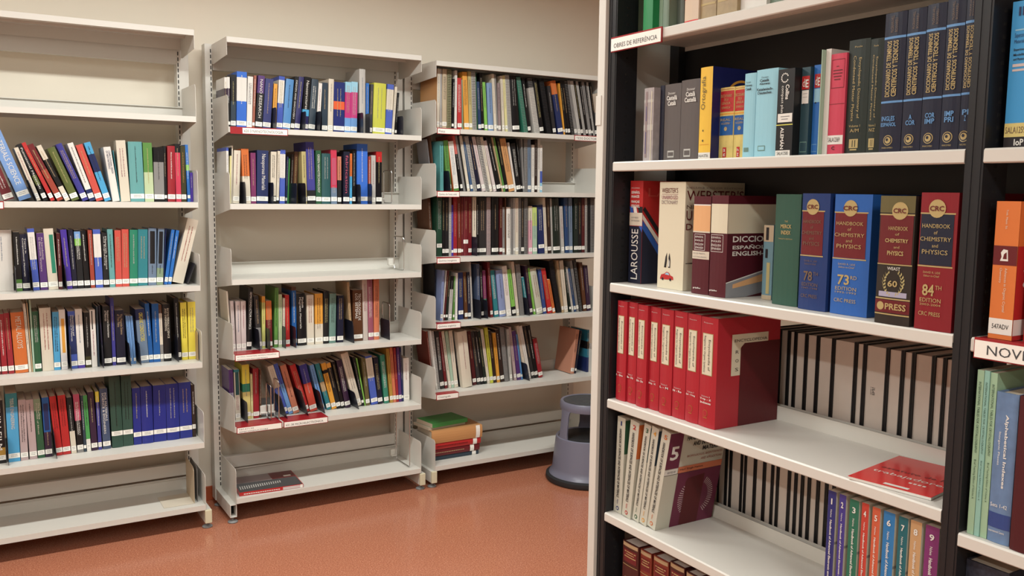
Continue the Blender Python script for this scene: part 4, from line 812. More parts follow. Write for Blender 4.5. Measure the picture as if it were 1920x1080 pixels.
FRAME_ROWS = [  # shelf, key, x, y, z, lean, thickness, height, colours, depth, cover colour
('S0', 'green_volume', 1.422, 1.7309, 1.9114, 0, 0.0349, 0.28, 'brightgreen', 0.0, ''),
('S0', 'thin_pale', 1.442, 1.6954, 1.9114, 0, 0.0115, 0.26, 'mint', 0.0, ''),
('S0', 'sage_volume', 1.427, 1.6649, 1.9114, 0, 0.0213, 0.29, 'sagedark', 0.0, ''),
('S0', 'grey_green_volume', 1.452, 1.643, 1.9114, 0, 0.0235, 0.29, 'sagegrey', 0.0, ''),
('S0', 'red_cream', 1.417, 1.5777, 1.9114, 0, 0.0451, 0.25, 'redbright.78+cream2', 0.0, ''),
('S0', 'brown_one', 1.422, 1.532, 1.9114, 0, 0.0496, 0.24, 'mottled', 0.0, ''),
('S0', 'brown_two', 1.422, 1.48, 1.9114, 0, 0.0601, 0.24, 'mottled', 0.0, ''),
('S0', 'white_volume', 1.432, 1.4193, 1.9114, 0, 0.0728, 0.27, 'white', 0.0, ''),
('S0', 'grey_binder', 1.442, 1.3459, 1.9114, 0, 0.0329, 0.27, 'sagedark', 0.0, ''),
('S1', 'worn', 1.422, 1.7178, 1.6071, 0, 0.0349, 0.1754, 'worn', 0.0, ''),
('S1', 'thin_dark', 1.442, 1.6823, 1.6071, 0, 0.0151, 0.18, 'darknavy', 0.0, ''),
('S1', 'cast', 1.437, 1.6598, 1.6071, 0, 0.0566, 0.1794, 'taupe', 0.0, ''),
('S1', 'cata', 1.437, 1.6021, 1.6071, 0, 0.0619, 0.1837, 'taupe', 0.0, ''),
('S1', 'orto', 1.417, 1.5178, 1.6071, 0, 0.0377, 0.2021, 'sunyellow', 0.0, 'navycover'),
('S1', 'larg', 1.442, 1.4795, 1.6071, 0, 0.0431, 0.1559, 'yellowmarble', 0.0, ''),
('S1', 'larh', 1.442, 1.435, 1.6071, 0, 0.036, 0.1552, 'yellowmarble', 0.0, ''),
('S1', 'cyana', 1.427, 1.3927, 1.6071, 0, 0.0321, 0.1766, 'aqua', 0.0, ''),
('S1', 'cyanb', 1.422, 1.3549, 1.6071, 0, 0.058, 0.1794, 'aqua', 0.0, ''),
('S1', 'coll', 1.412, 1.2878, 1.6071, 0, 0.0426, 0.1724, 'blackgloss', 0.0, ''),
('S1', 'dete', 1.432, 1.2446, 1.6071, 0, 0.0208, 0.1739, 'petrol', 0.0, ''),
('S1', 'deb', 1.442, 1.2232, 1.6071, 0, 0.0163, 0.177, 'blue', 0.0, ''),
('S1', 'palethin', 1.412, 1.1819, 1.6071, 0, 0.0017, 0.1992, 'mint', 0.0, ''),
('S1', 'whitethin', 1.422, 1.1796, 1.6071, 0, 0.012, 0.2005, 'offwhite', 0.0, ''),
('S1', 'sala', 1.422, 1.1669, 1.6071, 0, 0.0352, 0.1888, 'pinkred', 0.0, ''),
('S1', 'ency', 1.427, 1.1311, 1.6071, 0, 0.0462, 0.2098, 'darkforest', 0.0, ''),
('S1', 'encz', 1.427, 1.0842, 1.6071, 0, 0.0283, 0.2063, 'darkforest', 0.0, ''),
('S1', 'term', 1.412, 1.0448, 1.6071, 0, 0.0433, 0.2432, 'termnavy', 0.0, ''),
('S1', 'terma', 1.412, 1.0002, 1.6071, 0, 0.0363, 0.2433, 'termnavy', 0.0, ''),
('S1', 'termb', 1.412, 0.9631, 1.6071, 0, 0.0357, 0.2454, 'termnavy', 0.0, ''),
('S1', 'termc', 1.412, 0.9265, 1.6071, 0, 0.0326, 0.2482, 'termnavy', 0.0, ''),
('S1', 'termd', 1.412, 0.8931, 1.6071, 0, 0.0298, 0.25, 'termnavy', 0.0, ''),
('S2', 'laro', 1.442, 1.7874, 1.3014, 0, 0.0498, 0.2588, 'red', 0.165, ''),
('S2', 'webs', 1.428, 1.6583, 1.3014, 0, 0.091, 0.2551, 'creampaper', 0.21, ''),
('S2', 'gria', 1.422, 1.531, 1.3014, 0, 0.0548, 0.2226, 'wine', 0.19, ''),
('S2', 'grib', 1.417, 1.4686, 1.3014, 0, 0.0507, 0.2248, 'wine', 0.21, ''),
('S2', 'oldb', 1.482, 1.373, 1.3014, 0, 0.0276, 0.162, 'skyold', 0.0, ''),
('S2', 'merc', 1.437, 1.3018, 1.3014, 0, 0.0658, 0.229, 'merckgreen', 0.17, ''),
('S2', 'crca', 1.427, 1.2242, 1.3014, 0, 0.0672, 0.2311, 'crcblue', 0.19, ''),
('S2', 'crcb', 1.429, 1.1473, 1.3014, 0, 0.0835, 0.2301, 'crcbright', 0.19, ''),
('S2', 'crcc', 1.397, 1.023, 1.3014, 0, 0.0696, 0.228, 'crcbrown', 0.19, ''),
('S2', 'crcd', 1.398, 0.9442, 1.3014, 0, 0.0681, 0.2342, 'crcred', 0.19, ''),
('S3', 'reda', 1.412, 1.7887, 0.9994, 0, 0.0376, 0.2567, 'binder', 0.2, ''),
('S3', 'redb', 1.417, 1.7505, 0.9994, 0, 0.0349, 0.2574, 'binder', 0.2, ''),
('S3', 'redc', 1.412, 1.7078, 0.9994, 0, 0.0371, 0.2559, 'binder', 0.2, ''),
('S3', 'redd', 1.42, 1.6698, 0.9994, 0, 0.0385, 0.2547, 'binder', 0.2, ''),
('S3', 'rede', 1.416, 1.6246, 0.9994, 0, 0.0432, 0.2548, 'binder', 0.2, ''),
('S3', 'redf', 1.418, 1.5802, 0.9994, 0, 0.044, 0.2553, 'binder', 0.2, ''),
('S3', 'redg', 1.418, 1.5343, 0.9994, 0, 0.0438, 0.2546, 'binder', 0.2, ''),
('S3', 'redh', 1.418, 1.4891, 0.9994, 0, 0.0528, 0.2532, 'binder', 0.2, ''),
('S4', 'vola', 1.42, 1.7963, 0.6958, 0.0323, 0.0321, 0.2563, 'bone', 0.19, ''),
('S4', 'volb', 1.417, 1.7578, 0.6958, 0.1034, 0.0342, 0.2596, 'bone', 0.19, ''),
('S4', 'volc', 1.42, 1.7188, 0.6958, 0.1479, 0.025, 0.2631, 'bone', 0.19, ''),
('S4', 'vold', 1.42, 1.6903, 0.6958, 0.1506, 0.026, 0.2622, 'bone', 0.19, ''),
('S4', 'vole', 1.422, 1.6637, 0.6958, 0.1863, 0.0309, 0.2627, 'bone', 0.19, ''),
('S4', 'hana', 1.412, 1.115, 0.6958, 0, 0.0188, 0.2612, 'hnavy', 0.18, ''),
('S4', 'hanb', 1.412, 1.089, 0.6958, 0, 0.0154, 0.2612, 'hindigo', 0.18, ''),
('S4', 'hanc', 1.412, 1.065, 0.6958, 0, 0.0209, 0.2592, 'hgreen', 0.18, ''),
('S4', 'hand', 1.412, 1.038, 0.6958, 0, 0.0153, 0.2602, 'hred', 0.18, ''),
('S4', 'hane', 1.412, 1.015, 0.6958, 0, 0.0167, 0.2592, 'horange', 0.18, ''),
('S4', 'hanf', 1.412, 0.991, 0.6958, 0, 0.0234, 0.2592, 'hblue', 0.18, ''),
('S4', 'hang', 1.412, 0.96, 0.6958, 0, 0.0187, 0.2592, 'hteal', 0.18, ''),
('S4', 'hanh', 1.412, 0.936, 0.6958, 0, 0.0216, 0.2602, 'htan', 0.18, ''),
('S4', 'hani', 1.412, 0.907, 0.6958, 0, 0.026, 0.2612, 'hpurple', 0.18, ''),
('S5', 'olda', 1.422, 1.755, 0.3934, 0, 0.0631, 0.2376, 'oxblood', 0.0, ''),
('S5', 'oldb2', 1.427, 1.69, 0.3934, 0, 0.0428, 0.2356, 'rust', 0.0, ''),
('S5', 'oldc', 1.427, 1.639, 0.3934, 0, 0.0557, 0.2376, 'rust', 0.0, ''),
('S5', 'oldd', 1.422, 1.572, 0.3934, 0, 0.0513, 0.2476, 'oxblood', 0.0, ''),
('S5', 'olde', 1.422, 1.515, 0.3934, 0, 0.043, 0.2446, 'oxblood', 0.0, ''),
('S5', 'oldf', 1.422, 1.467, 0.3934, 0, 0.0466, 0.2466, 'rust', 0.0, ''),
('T1', 'iop', 1.422, 0.8225, 1.6071, 0, 0.0337, 0.2277, 'cyanbright', 0.19, ''),
('T2', 'adv', 1.404, 0.8157, 1.3014, 0, 0.0385, 0.2202, 'orangebook', 0.19, ''),
('T2', 'advred', 1.422, 0.7688, 1.3014, 0, 0.0228, 0.2219, 'redbright', 0.19, ''),
('T3', 'inta', 1.404, 0.8281, 0.97, 0, 0.011, 0.2776, 'mintgreen', 0.0, ''),
('T3', 'intb', 1.404, 0.8161, 0.97, 0, 0.0084, 0.2784, 'mintteal', 0.0, ''),
('T3', 'intc', 1.406, 0.8071, 0.97, 0, 0.0111, 0.2766, 'mintgreen', 0.0, ''),
('T3', 'alph', 1.406, 0.7947, 0.97, 0, 0.0359, 0.2481, 'hazeblue', 0.0, ''),
('T3', 'maro', 1.4, 0.7544, 0.97, 0, 0.0364, 0.2495, 'ox2', 0.0, ''),
('T4', 'spec', 1.422, 0.837, 0.66, 0, 0.0729, 0.259, 'speckle', 0.0, ''),
]
BACK_ROWS = [[1.5044, 0.9994, 0.0318], [1.4717, 0.9994, 0.0274], [1.4435, 0.9994, 0.0184], [1.4243, 0.9994, 0.0316], [1.3919, 0.9994, 0.0325], [1.3586, 0.9994, 0.042], [1.3158, 0.9994, 0.0594], [1.2556, 0.9994, 0.0223], [1.2325, 0.9994, 0.0558], [1.1759, 0.9994, 0.0354], [1.1397, 0.9994, 0.0242], [1.1147, 0.9994, 0.0441], [1.0699, 0.9994, 0.0235], [1.0455, 0.9994, 0.0171], [1.6612, 0.6958, 0.0292], [1.6312, 0.6958, 0.0134], [1.617, 0.6958, 0.0388], [1.5774, 0.6958, 0.0101], [1.5665, 0.6958, 0.0325], [1.5331, 0.6958, 0.0296], [1.5027, 0.6958, 0.0259], [1.476, 0.6958, 0.0149], [1.4603, 0.6958, 0.0353], [1.4242, 0.6958, 0.0191], [1.4043, 0.6958, 0.0188], [1.3845, 0.6958, 0.0186], [1.3651, 0.6958, 0.0251], [1.3392, 0.6958, 0.0231], [1.3154, 0.6958, 0.0194], [1.2952, 0.6958, 0.0219]]

USED = {}
def make_labels():
    cand = []
    for i, r in enumerate(WALL_ROWS):
        same = lambda j: 0 <= j < len(WALL_ROWS) and WALL_ROWS[j][0] == r[0]
        me = cname(r[8]) if r[1] == 'B' else ('dark steel' if r[8] == 'navysteel' else 'tan')
        k = i - 1
        pv = (cname(WALL_ROWS[k][8]).split(' and ')[0] + ' ' + NOUN[kindof(WALL_ROWS[k])].split()[-1]) if same(k) and WALL_ROWS[k][1] == 'B' else ('bookend' if same(k) else None)
        k = i + 1
        nx = (cname(WALL_ROWS[k][8]).split(' and ')[0]) if same(k) and WALL_ROWS[k][1] == 'B' else ('bookend' if same(k) else None)
        row = [x for x in WALL_ROWS if x[0] == r[0]]; n = row.index(r); N = len(row)
        noun = NOUN[kindof(r)]
        a = f'{me} {noun} ' + (f'right of the {pv}' if pv else 'at the left end') + f', {ROWP[r[0]]}'
        srt = sorted(x[6] for x in row if x[1] == 'B'); q = 'thick' if r[6] > srt[int(len(srt) * .6)] else 'thin'
        pc = pv.split(' ')[0] if pv else ''
        bb = f'{me} {noun} between {pv and pv.rsplit(" ", 1)[0]} and {nx}, {ROWP[r[0]]}'
        mates = [x for x in row if kindof(x) == kindof(r) and cname(x[8]) == cname(r[8])]
        c = f'{ORD[mates.index(r)]} {me} {noun} from the left, {ROWP[r[0]]}' if len(mates) > 1 else f'the {me} {noun}, {ROWP[r[0]]}'
        cand.append((a, bb, c))
    cnt = {}
    for a, _, _ in cand: cnt[a] = cnt.get(a, 0) + 1
    cnt2 = {}
    for _, b_, _ in cand: cnt2[b_] = cnt2.get(b_, 0) + 1
    out = []
    for a, b_, c in cand:
        l = a if cnt[a] == 1 and len(a.split()) <= 16 else c
        out.append(l)
    return out
LABELS = make_labels()
def bookend_plate(root, h, d, mt):
    m = MB(); r = .012; a = [(0, 0), (d, 0), (d, h - r), (d - r, h)]
    a += [(r, h), (r * .3, h - r * .3), (0, h - r)]
    m.prism(a, 0, 0, .0015, mt); m.build('plate', root)
for i, r in enumerate(WALL_ROWS):
    row, kind, x, y, z, lean, wd, h, spec, o = r
    nm = kindof(r)
    zo = wd * math.sin(lean) if lean > 0 else 0
    root = empty(nm, (x, y, z + zo + (.0014 if kind == 'E' else .0004)), (0, lean, 0))
    tag(root, LABELS[i], {'bookend': 'bookend', 'book': 'book', 'thesis_volume': 'thesis', 'spiral_bound_report': 'report'}[nm], NOUN[nm] + 's in the ' + ROWP[row])
    if kind == 'E':
        bookend_plate(root, min(h, .16), .115, PLATE if spec == 'navysteel' else mat('tan', .5)); continue
    thin = nm != 'book'
    d = min(max(.7 * h, .12), .215, YB - .014 - y)
    bands = colours(spec)
    multi = len(bands) > 1
    hard = not multi and wd > .012 and not thin and rng.random() < .6
    bulge = min(.004, wd * .1) if hard and wd > .02 else 0.
    if 'P' in o:
        m = MB(); book_body(root, wd, h, d, spec, False, 0., rough=.5); spiral(root, wd, h); continue
    book_body(root, wd, h, d, spec, hard, bulge, rough=rng.choice((.28, .35, .5)), side=o.get('sd'))
    top = bands[0][0]; main = max(bands, key=lambda q: q[2] - q[1])
    if 'p' in o:
        pc, a, b_, c, e = o['p'].split(','); a, b_, c, e = map(float, (a, b_, c, e))
        m = MB(); patch(m, wd, bulge, wd * a, wd * b_, h * (1 - e), h * (1 - c), mat(pc, .4), .0005); m.build('title_panel', root)
    lz = h * o.get('l', .075) + (.004 if 'l' not in o else 0)
    if 'n' not in o and wd > .007: call_label(root, wd, h, bulge, lz, .02 if wd > .012 else .014)
    tcn = o.get('tc')
    if 't' in o and o['t'] != '~':
        words = o['t'].replace('_', ' '); ts = o.get('ts', .4)
        mt = mat(tcn or ('paper' if lum(main[0]) < 130 else 'ink'), .5)
        L = h * min(.72, max(ts * 1.5, .35)); H = wd * (.42 if ts > .3 else .3)
        lines = [words]
        if len(words) > 24 and wd > .016:
            ws = words.split(' '); k = max(1, len(ws) // 2); lines = [' '.join(ws[:k]), ' '.join(ws[k:])]; H = wd * .26
        for k, ln in enumerate(lines):
            xc = wd * .5 if len(lines) == 1 else wd * (.66, .34)[k]
            Lk = L * (len(ln) / max(len(q) for q in lines))
            text(root, ln, (xc - H * .4, -bulge - .0009, h * .93), (0, 0, -1), (1, 0, 0), Lk, H, mt, name='spine_title')
    elif 't' not in o and 'tc' in o or wd > .0075:
        if tcn is None: tcn = 'paper' if lum(main[0]) < 120 else 'ink'
        if lum(main[0]) > 185 and tcn == 'ink': tcn = rng.choice(('grey', 'steel', 'ink', 'mauve'))
        elif tcn == 'paper': tcn = rng.choice(('paper', 'khaki', 'lightgrey', 'tan'))
        za = rng.uniform(.86, .94); zb = rng.uniform(.3, .5)
        if 'p' in o: za = min(za, 1 - e - .03) ; zb = .2
        if za - zb > .1: scribble(root, wd, h, bulge, h * za, h * zb, mat(tcn, .5), 2 if wd > .022 and rng.random() < .6 else 1)

# ------------------------------------------------------------------ shelf label holders
def holder(name_label, x0, x1, z, lines, xa=None, y=YF, plate_d=.04, bars=False, clearx=None, th=.0):
    """red plate lying on the shelf with a white card hanging over the front lip"""
    t = tag(empty('shelf_label_holder', (x0, y, z)), name_label, 'shelf label', 'red and white shelf labels')
    L = x1 - x0; xa = xa or 0
    m = MB(); m.box(0, L, -.003, plate_d, .0002, .0010, REDP); m.box(0, L, -.0045, -.003, -.03, .0010, REDP); m.build('red_holder', t)
    m = MB(); m.box(xa + .003, L - .003, -.006, -.0046, -.027, -.003, CARD); m.build('card', t)
    n = len(lines); H = .024 / max(n, 1)
    for k, (s, fr) in enumerate(lines):
        text(t, s, (xa + .01, -.0063, -.0045 - H * (k + 1) + H * .28), (1, 0, 0), (0, 0, 1), (L - xa - .02) * fr, H * .5, mat('darkgrey', .5), name='card_lettering')
    return t
holder('small shelf label at the left picture edge, top book row of the left bookcase', -.07, .122, ZS['u1b'], [])
holder('shelf label reading NANOTECNOLOGIA on the middle bookcase', .998, 1.254, ZS['u2a'], [('620.3 NANOTECNOLOGIA', .93)], xa=.05)
holder('two-line shelf label under the third book row of the middle bookcase', .997, 1.199, ZS['u2d'], [('537 FÍSICA: MAGNETISME, MATERIALS MAGNÈTICS', .97), ('MATERIALS ELÈCTRICS I ELECTRÒNICS', .75)], plate_d=.085)
holder('shelf label reading SEMICONDUCTORS at the left of the lowest middle row', .998, 1.206, ZS['u2e'], [('537.311.33', .35), ('SEMICONDUCTORS', .7)], plate_d=.095)
holder('shelf label reading MICROELECTRÒNICA right of the SEMICONDUCTORS one', 1.214, 1.428, ZS['u2e'], [('621.38 MICROELECTRÒNICA', .93)], plate_d=.09)
holder('shelf label reading Física under the top row of the corner bookcase', 2.007, 2.135, ZS['u3a'], [('Física', .3)])
holder('shelf label reading TESIS DOCTORALS at the right of the corner bookcase', 2.84, 3.043, ZS['u3a'], [('TESIS DOCTORALS', .93)])
holder('shelf label reading Química de l\'estat sòlid on the corner bookcase', 2.007, 2.134, ZS['u3b'], [("Química de l'estat sòlid", .93)])
holder('shelf label reading Química inorgànica on the corner bookcase', 2.007, 2.14, ZS['u3C'], [('Química inorgànica', .9)])
holder('shelf label reading Química orgànica on the corner bookcase', 2.007, 2.145, ZS['u3d'], [('Química orgànica', .85)])
holder('shelf label reading Cristal·lografia on the corner bookcase', 2.007, 2.135, ZS['u3e'], [('Cristal·lografia', .65)])

# ------------------------------------------------------------------ wire bookends
def wire(label, x, y0, y1, z, h):
    t = tag(empty('wire_bookend', (x, y1, z + .0014)), label, 'wire bookend', 'chrome wire bookends on the middle bookcase')
    d = y1 - y0; r = .012
    pts = [(0, 0, .03), (0, 0, h - r), (0, -r * .3, h - r * .3), (0, -r, h), (0, -d + r, h), (0, -d + r * .3, h - r * .3), (0, -d, h - r), (0, -d, r), (0, -d + r * .3, .004 + r * .3), (0, -d + r, .004), (0, -.01, .004), (0, 0, .02)]
    m = MB(); m.tube(pts, .0028, CHROME, 8); m.build('wire_loop', t, smooth=True)
    m = MB(); m.box(-.028, .004, .006, .026, .02, .056, mat('shelf_paint', .38)); m.box(-.028, .004, -.004, .006, .02, .026, SHELF); m.build('clamp', t, .002)
wire('wire bookend right of the red and black book, second row of the middle bookcase', 1.80, 4.10, 4.2, ZS['u2b'], .165)
wire('wire bookend standing alone on the empty shelf of the middle bookcase', 1.865, 4.10, 4.22, ZS['u2C'], .172)
wire('wire bookend behind the dark bookend, third row of the middle bookcase', 1.80, 4.13, 4.22, ZS['u2d'], .175)
wire('wire bookend in front of the dark bookend, lowest book row of the middle bookcase', 1.168, 4.055, 4.128, ZS['u2e'], .172)
wire('wire bookend just left of the leaning cream and blue book, lowest middle row', 1.205, 4.055, 4.128, ZS['u2e'], .19)
wire('tall wire bookend at the right of the middle bookcase bottom shelf', 1.875, 4.053, 4.22, ZS['u2f'], .31)

# plain beige bookend on the left bookcase bottom shelf
t = tag(empty('metal_bookend', (.815, 4.06, ZS['u1f'] + .0006)), 'worn beige metal bookend at the right of the left bookcase bottom shelf', 'bookend')
m = MB(); m.prism([(0, 0), (.17, 0), (.17, .16), (.15, .175), (.02, .165), (0, .15)], 0, 0, .0016, mat('tancream', .5)); m.build('plate', t)
m = MB(); m.box(-.13, 0, .0, .16, .0003, .0014, mat('cream', .5)); m.build('foot_plate', t)
t = tag(empty('metal_bookend', (.832, 4.075, ZS['u1f'] + .0006)), 'grey metal bookend between the beige one and the end plate, left bookcase bottom shelf', 'bookend')
m = MB(); m.prism([(0, 0), (.15, 0), (.15, .16), (.13, .175), (.02, .165), (0, .15)], 0, 0, .0016, mat('grey', .5)); m.build('plate', t)

# ------------------------------------------------------------------ lying things
def lying(name, label, loc, rz, L, D, T, spec, hard, group=None, cat='book', sidec=None, label_at=None):
    """book on its side: spine along x at the front, height L along x"""
    r0 = tag(empty(name, loc, (0, 0, rz)), label, cat, group)
    sub = empty('volume', (0, 0, 0)); 
    bpy.data.objects.remove(sub)
    before = set(bpy.data.objects)
    book_body(r0, T, L, D, spec, hard, min(.005, T * .1) if hard else 0, rough=.4)
    if label_at:
        m = MB(); patch(m, T, min(.005, T * .1) if hard else 0, .0003, T - .0003, L * (1 - label_at) - .012, L * (1 - label_at) + .012, CARD, .0006); m.build('call_label', r0)
    # rotate part meshes: book x->z, z->-x (top of the book points right)
    for o in set(bpy.data.objects) - before:
        o.matrix_local = Matrix(((0, 0, -1, L), (0, 1, 0, 0), (1, 0, 0, 0), (0, 0, 0, 1)))
    return r0
zf = ZS['u3f'] + .0005; g = 'books piled on the bottom shelf of the corner bookcase'
def inkbars(r0, L, T, x0, x1, c, zc=.5):
    m = MB(); x = x0
    while x < x1:
        l = rng.uniform(.004, .01); m.box(x, x + l, -.0060, -.0052, T * zc - .002, T * zc + .002, mat(c, .5)); x += l + .003
    m.build('spine_lettering', r0)
a = lying('book', 'navy book at the bottom of the pile in the corner bookcase', (2.02, 4.11, zf), 0, .29, .16, .024, 'slate', True, g, label_at=.9)
a = lying('book', 'maroon book second from the bottom of the pile in the corner bookcase', (2.02, 4.105, zf + .0245), .0, .293, .17, .037, 'maroon', True, g, label_at=.84); inkbars(a, .29, .037, .02, .19, 'tan')
a = lying('book', 'red book under the thick tan one in the corner pile', (2.02, 4.1, zf + .062), 0, .297, .17, .034, 'red', True, g, label_at=.88); inkbars(a, .29, .034, .03, .21, 'darkred')
a = lying('book', 'thick tan volume in the upper part of the corner pile', (2.02, 4.095, zf + .0965), 0, .303, .18, .068, 'salmontan', True, g, label_at=.91)
a = lying('book', 'thin cream volume under the green one on top of the corner pile', (2.015, 4.12, zf + .165), .12, .235, .15, .014, 'cream', False, g)
a = lying('book', 'thin bright green book on top of the pile in the corner bookcase', (2.03, 4.105, zf + .1795), .12, .225, .155, .022, 'leaf', False, g)

# magazine with coil picture on the middle bookcase base shelf
t = tag(empty('magazine', (1.012, 4.045, ZS['u2f'] + .0006), (0, 0, -.06)), 'grey and maroon magazine with red spine lying on the middle bookcase bottom shelf', 'magazine')
m = MB(); m.box(0, .297, 0, .235, 0, .0165, mat('red', .3)); m.build('body', t, .001)
m = MB(); m.box(.002, .293, .003, .13, .0167, .0172, mat('darkgrey', .3)); m.box(.002, .18, .1301, .232, .0167, .0172, mat('mauvegrey', .3)); m.box(.18, .293, .1301, .232, .0167, .0172, mat('maroon', .3)); m.build('cover', t)
m = MB()
for k in range(19):
    x = .012 + k * .0105; a = .038 + .0016 * k; b_ = .088 + .0006 * k
    m.poly([(x, a, .0174), (x + .005, a, .0174), (x + .0085, b_, .0174), (x + .0035, b_, .0174)], mat('lightgrey', .3))
m.build('cover_picture', t)
m = MB(); m.box(.2, .29, -.0008, -.0001, .0015, .0145, mat('pinkwhite', .4)); m.box(.282, .294, -.0012, -.0008, .001, .016, CARD); m.build('spine_strip', t)
m = MB()
for k in range(16): m.box(.02 + k * .0105, .028 + k * .0105, -.0008, -.0001, .006, .0095, mat('paper', .4))
m.build('spine_lettering', t)
m = MB(); m.box(.24, .275, .15, .168, .0172, .0177, CARD); m.build('call_label', t)

# ------------------------------------------------------------------ kick stool
t = tag(empty('kick_stool', (2.79, 3.77, 0), (0, 0, 0)), 'round grey two-step kick stool on the floor before the corner bookcase', 'stool')
SG = mat('stool_grey', .32); RB = mat('rubber', .6)
m = MB(); m.lathe([(.14, .004), (.218, .004), (.222, .012), (.22, .03), (.208, .036), (.14, .036)], RB, 64); m.build('rubber_base_ring', t, smooth=True)
m = MB(); m.lathe([(.204, .036), (.199, .045), (.19, .055), (.186, .075), (.171, .225), (.169, .236), (.163, .24), (.155, .236), (.155, .228), (.15, .226), (.15, .22), (.16, .22), (.18, .07), (.19, .04)], SG, 64); m.build('drum', t, smooth=True)
m = MB(); m.lathe([(0, .228), (.155, .228), (.155, .234), (.15, .236), (.0, .236)], RB, 48, closed=False); m.build('step_mat', t, smooth=True)
m = MB(); m.lathe([(0, .424), (.132, .424), (.133, .428), (.145, .43), (.149, .424), (.151, .4), (.148, .385), (.144, .385), (.146, .4), (.144, .418), (0, .418)], SG, 64, closed=False); m.build('top_platform', t, smooth=True)
m = MB(); m.lathe([(0, .426), (.13, .426), (.13, .4285), (.122, .4292), (.12, .4285), (.09, .4285), (.088, .4295), (.086, .4285), (.05, .4285), (.048, .4295), (.046, .4285), (0, .4285)], mat('darkgrey', .5), 64, closed=False); m.build('top_mat', t, smooth=True)
for a0 in (180, 58, 298):
    m = MB()
    n = 8
    for k in range(n):
        za, zb = .225 + (.4 - .225) * k / n, .225 + (.4 - .225) * (k + 1) / n
        def half(z):
            f = (z - .225) / .175; return R(12 + 10 * max(0, f - .8) ** 1.5 * 8 + 5 * max(0, .25 - f) * 2)
        def rr(z): return .1655 + (.1475 - .1655) * (z - .225) / .175
        for j in range(6):
            fa, fb = -1 + 2 * j / 6, -1 + 2 * (j + 1) / 6
            q = []
            for (z, f) in ((za, fa), (za, fb), (zb, fb), (zb, fa)):
                q.append((z, R(a0) + f * half(z)))
            m.poly([(rr(z) * math.cos(a), rr(z) * math.sin(a), z) for z, a in q], SG)
            m.poly([((rr(z) - .006) * math.cos(a), (rr(z) - .006) * math.sin(a), z) for z, a in q][::-1], SG)
    m.build('leg', t)

# ------------------------------------------------------------------ black-framed double bookcase
XF = 1.392
frame = tag(empty('bookcase', (1.63, .9, 0)), 'double-sided bookcase with black slotted posts and light grey shelves in the right foreground', 'bookcase')
def fb(mb, name, parent=None, bevel=0):
    o = mb.build(name, parent or frame, bevel)
    if parent is None: o.location = (-1.63, -.9, 0)
    return o
def post(y0, y1, xs, top=2.35, slotted=-1):
    for x0, x1 in xs:
        m = MB(); m.box(x0, x1, y0, y1, 0, top, BLACKM)
        g_ = (y0 + y1) / 2
        if x0 < 1.45: m.box(x0 - .0012, x0, y0 + .004, y0 + .0125, 0, top, BLACKM); m.box(x0 - .0012, x0, y1 - .0125, y1 - .004, 0, top, BLACKM)
        z = .1
        while z < top - .05:
            xc = (x0 + x1) / 2
            m.box(xc - .004, xc + .004, y0 - .0005, y0 + .001, z, z + .006, SLOT)
            z += .0205
        fb(m, 'post')
post(1.799, 1.833, ((XF + .004, 1.462), (1.6, 1.66), (1.798, 1.864)))
post(.8365, .868, ((XF + .002, 1.462), (1.6, 1.66), (1.798, 1.864)))
post(-.11, -.08, ((XF + .002, 1.462), (1.6, 1.66), (1.798, 1.864)))
m = MB(); m.box(XF - .006, 1.872, 1.8335, 1.862, .01, 2.35, SHELF); fb(m, 'end_panel', bevel=.001)
m = MB(); m.box(XF - .008, XF + .01, 1.843, 1.8645, 1.701, 1.775, SHELF); fb(m, 'panel_clip')
def dshelf(y0, y1, z, far=True):
    m = MB(); t_ = .0235
    m.prism([(XF + .002, -t_), (XF, -t_ + .002), (XF, -.003), (XF + .003, 0), (1.62, 0), (1.62, .033), (1.622, .033), (1.622, -.012), (1.62, -.012), (1.62, -.0015), (XF + .0015, -.0015), (XF + .0015, -t_ + .0015), (XF + .025, -t_ + .0015), (XF + .025, -t_)], 1, y0, y1, SHELF)
    m.box(XF + .08, XF + .082, y0, y1, -.012, -.0016, SHELF)
    s = fb(m, 'shelf'); s.location.z = z
    if far:
        m = MB(); X2 = 1.866
        m.prism([(X2, -t_), (X2, 0), (1.64, 0), (1.64, .033), (1.638, .033), (1.638, -.012), (1.64, -.012), (1.64, -.0015), (X2 - .0015, -.0015), (X2 - .0015, -t_)], 1, y0, y1, SHELF)
        s = fb(m, 'shelf'); s.location.z = z
FZ = [1.9114, 1.6071, 1.3014, .9994, .6958, .3934, .095]
for z in FZ: dshelf(.8685, 1.7985, z)
for z in (1.9114, 1.6071, 1.3014, .970, .66, .36, .095): dshelf(-.0795, .836, z)
dshelf(.8685, 1.7985, 2.3); dshelf(-.0795, .836, 2.3)
m = MB(); m.box(1.6235, 1.6365, .8695, 1.7975, 1.345, 2.25, BLACKM); fb(m, 'dark_backing')  # black sheet added to stand in for the unlit far side
m = MB(); m.box(1.6235, 1.6365, -.0785, .835, .1, 2.25, BLACKM); fb(m, 'dark_backing')

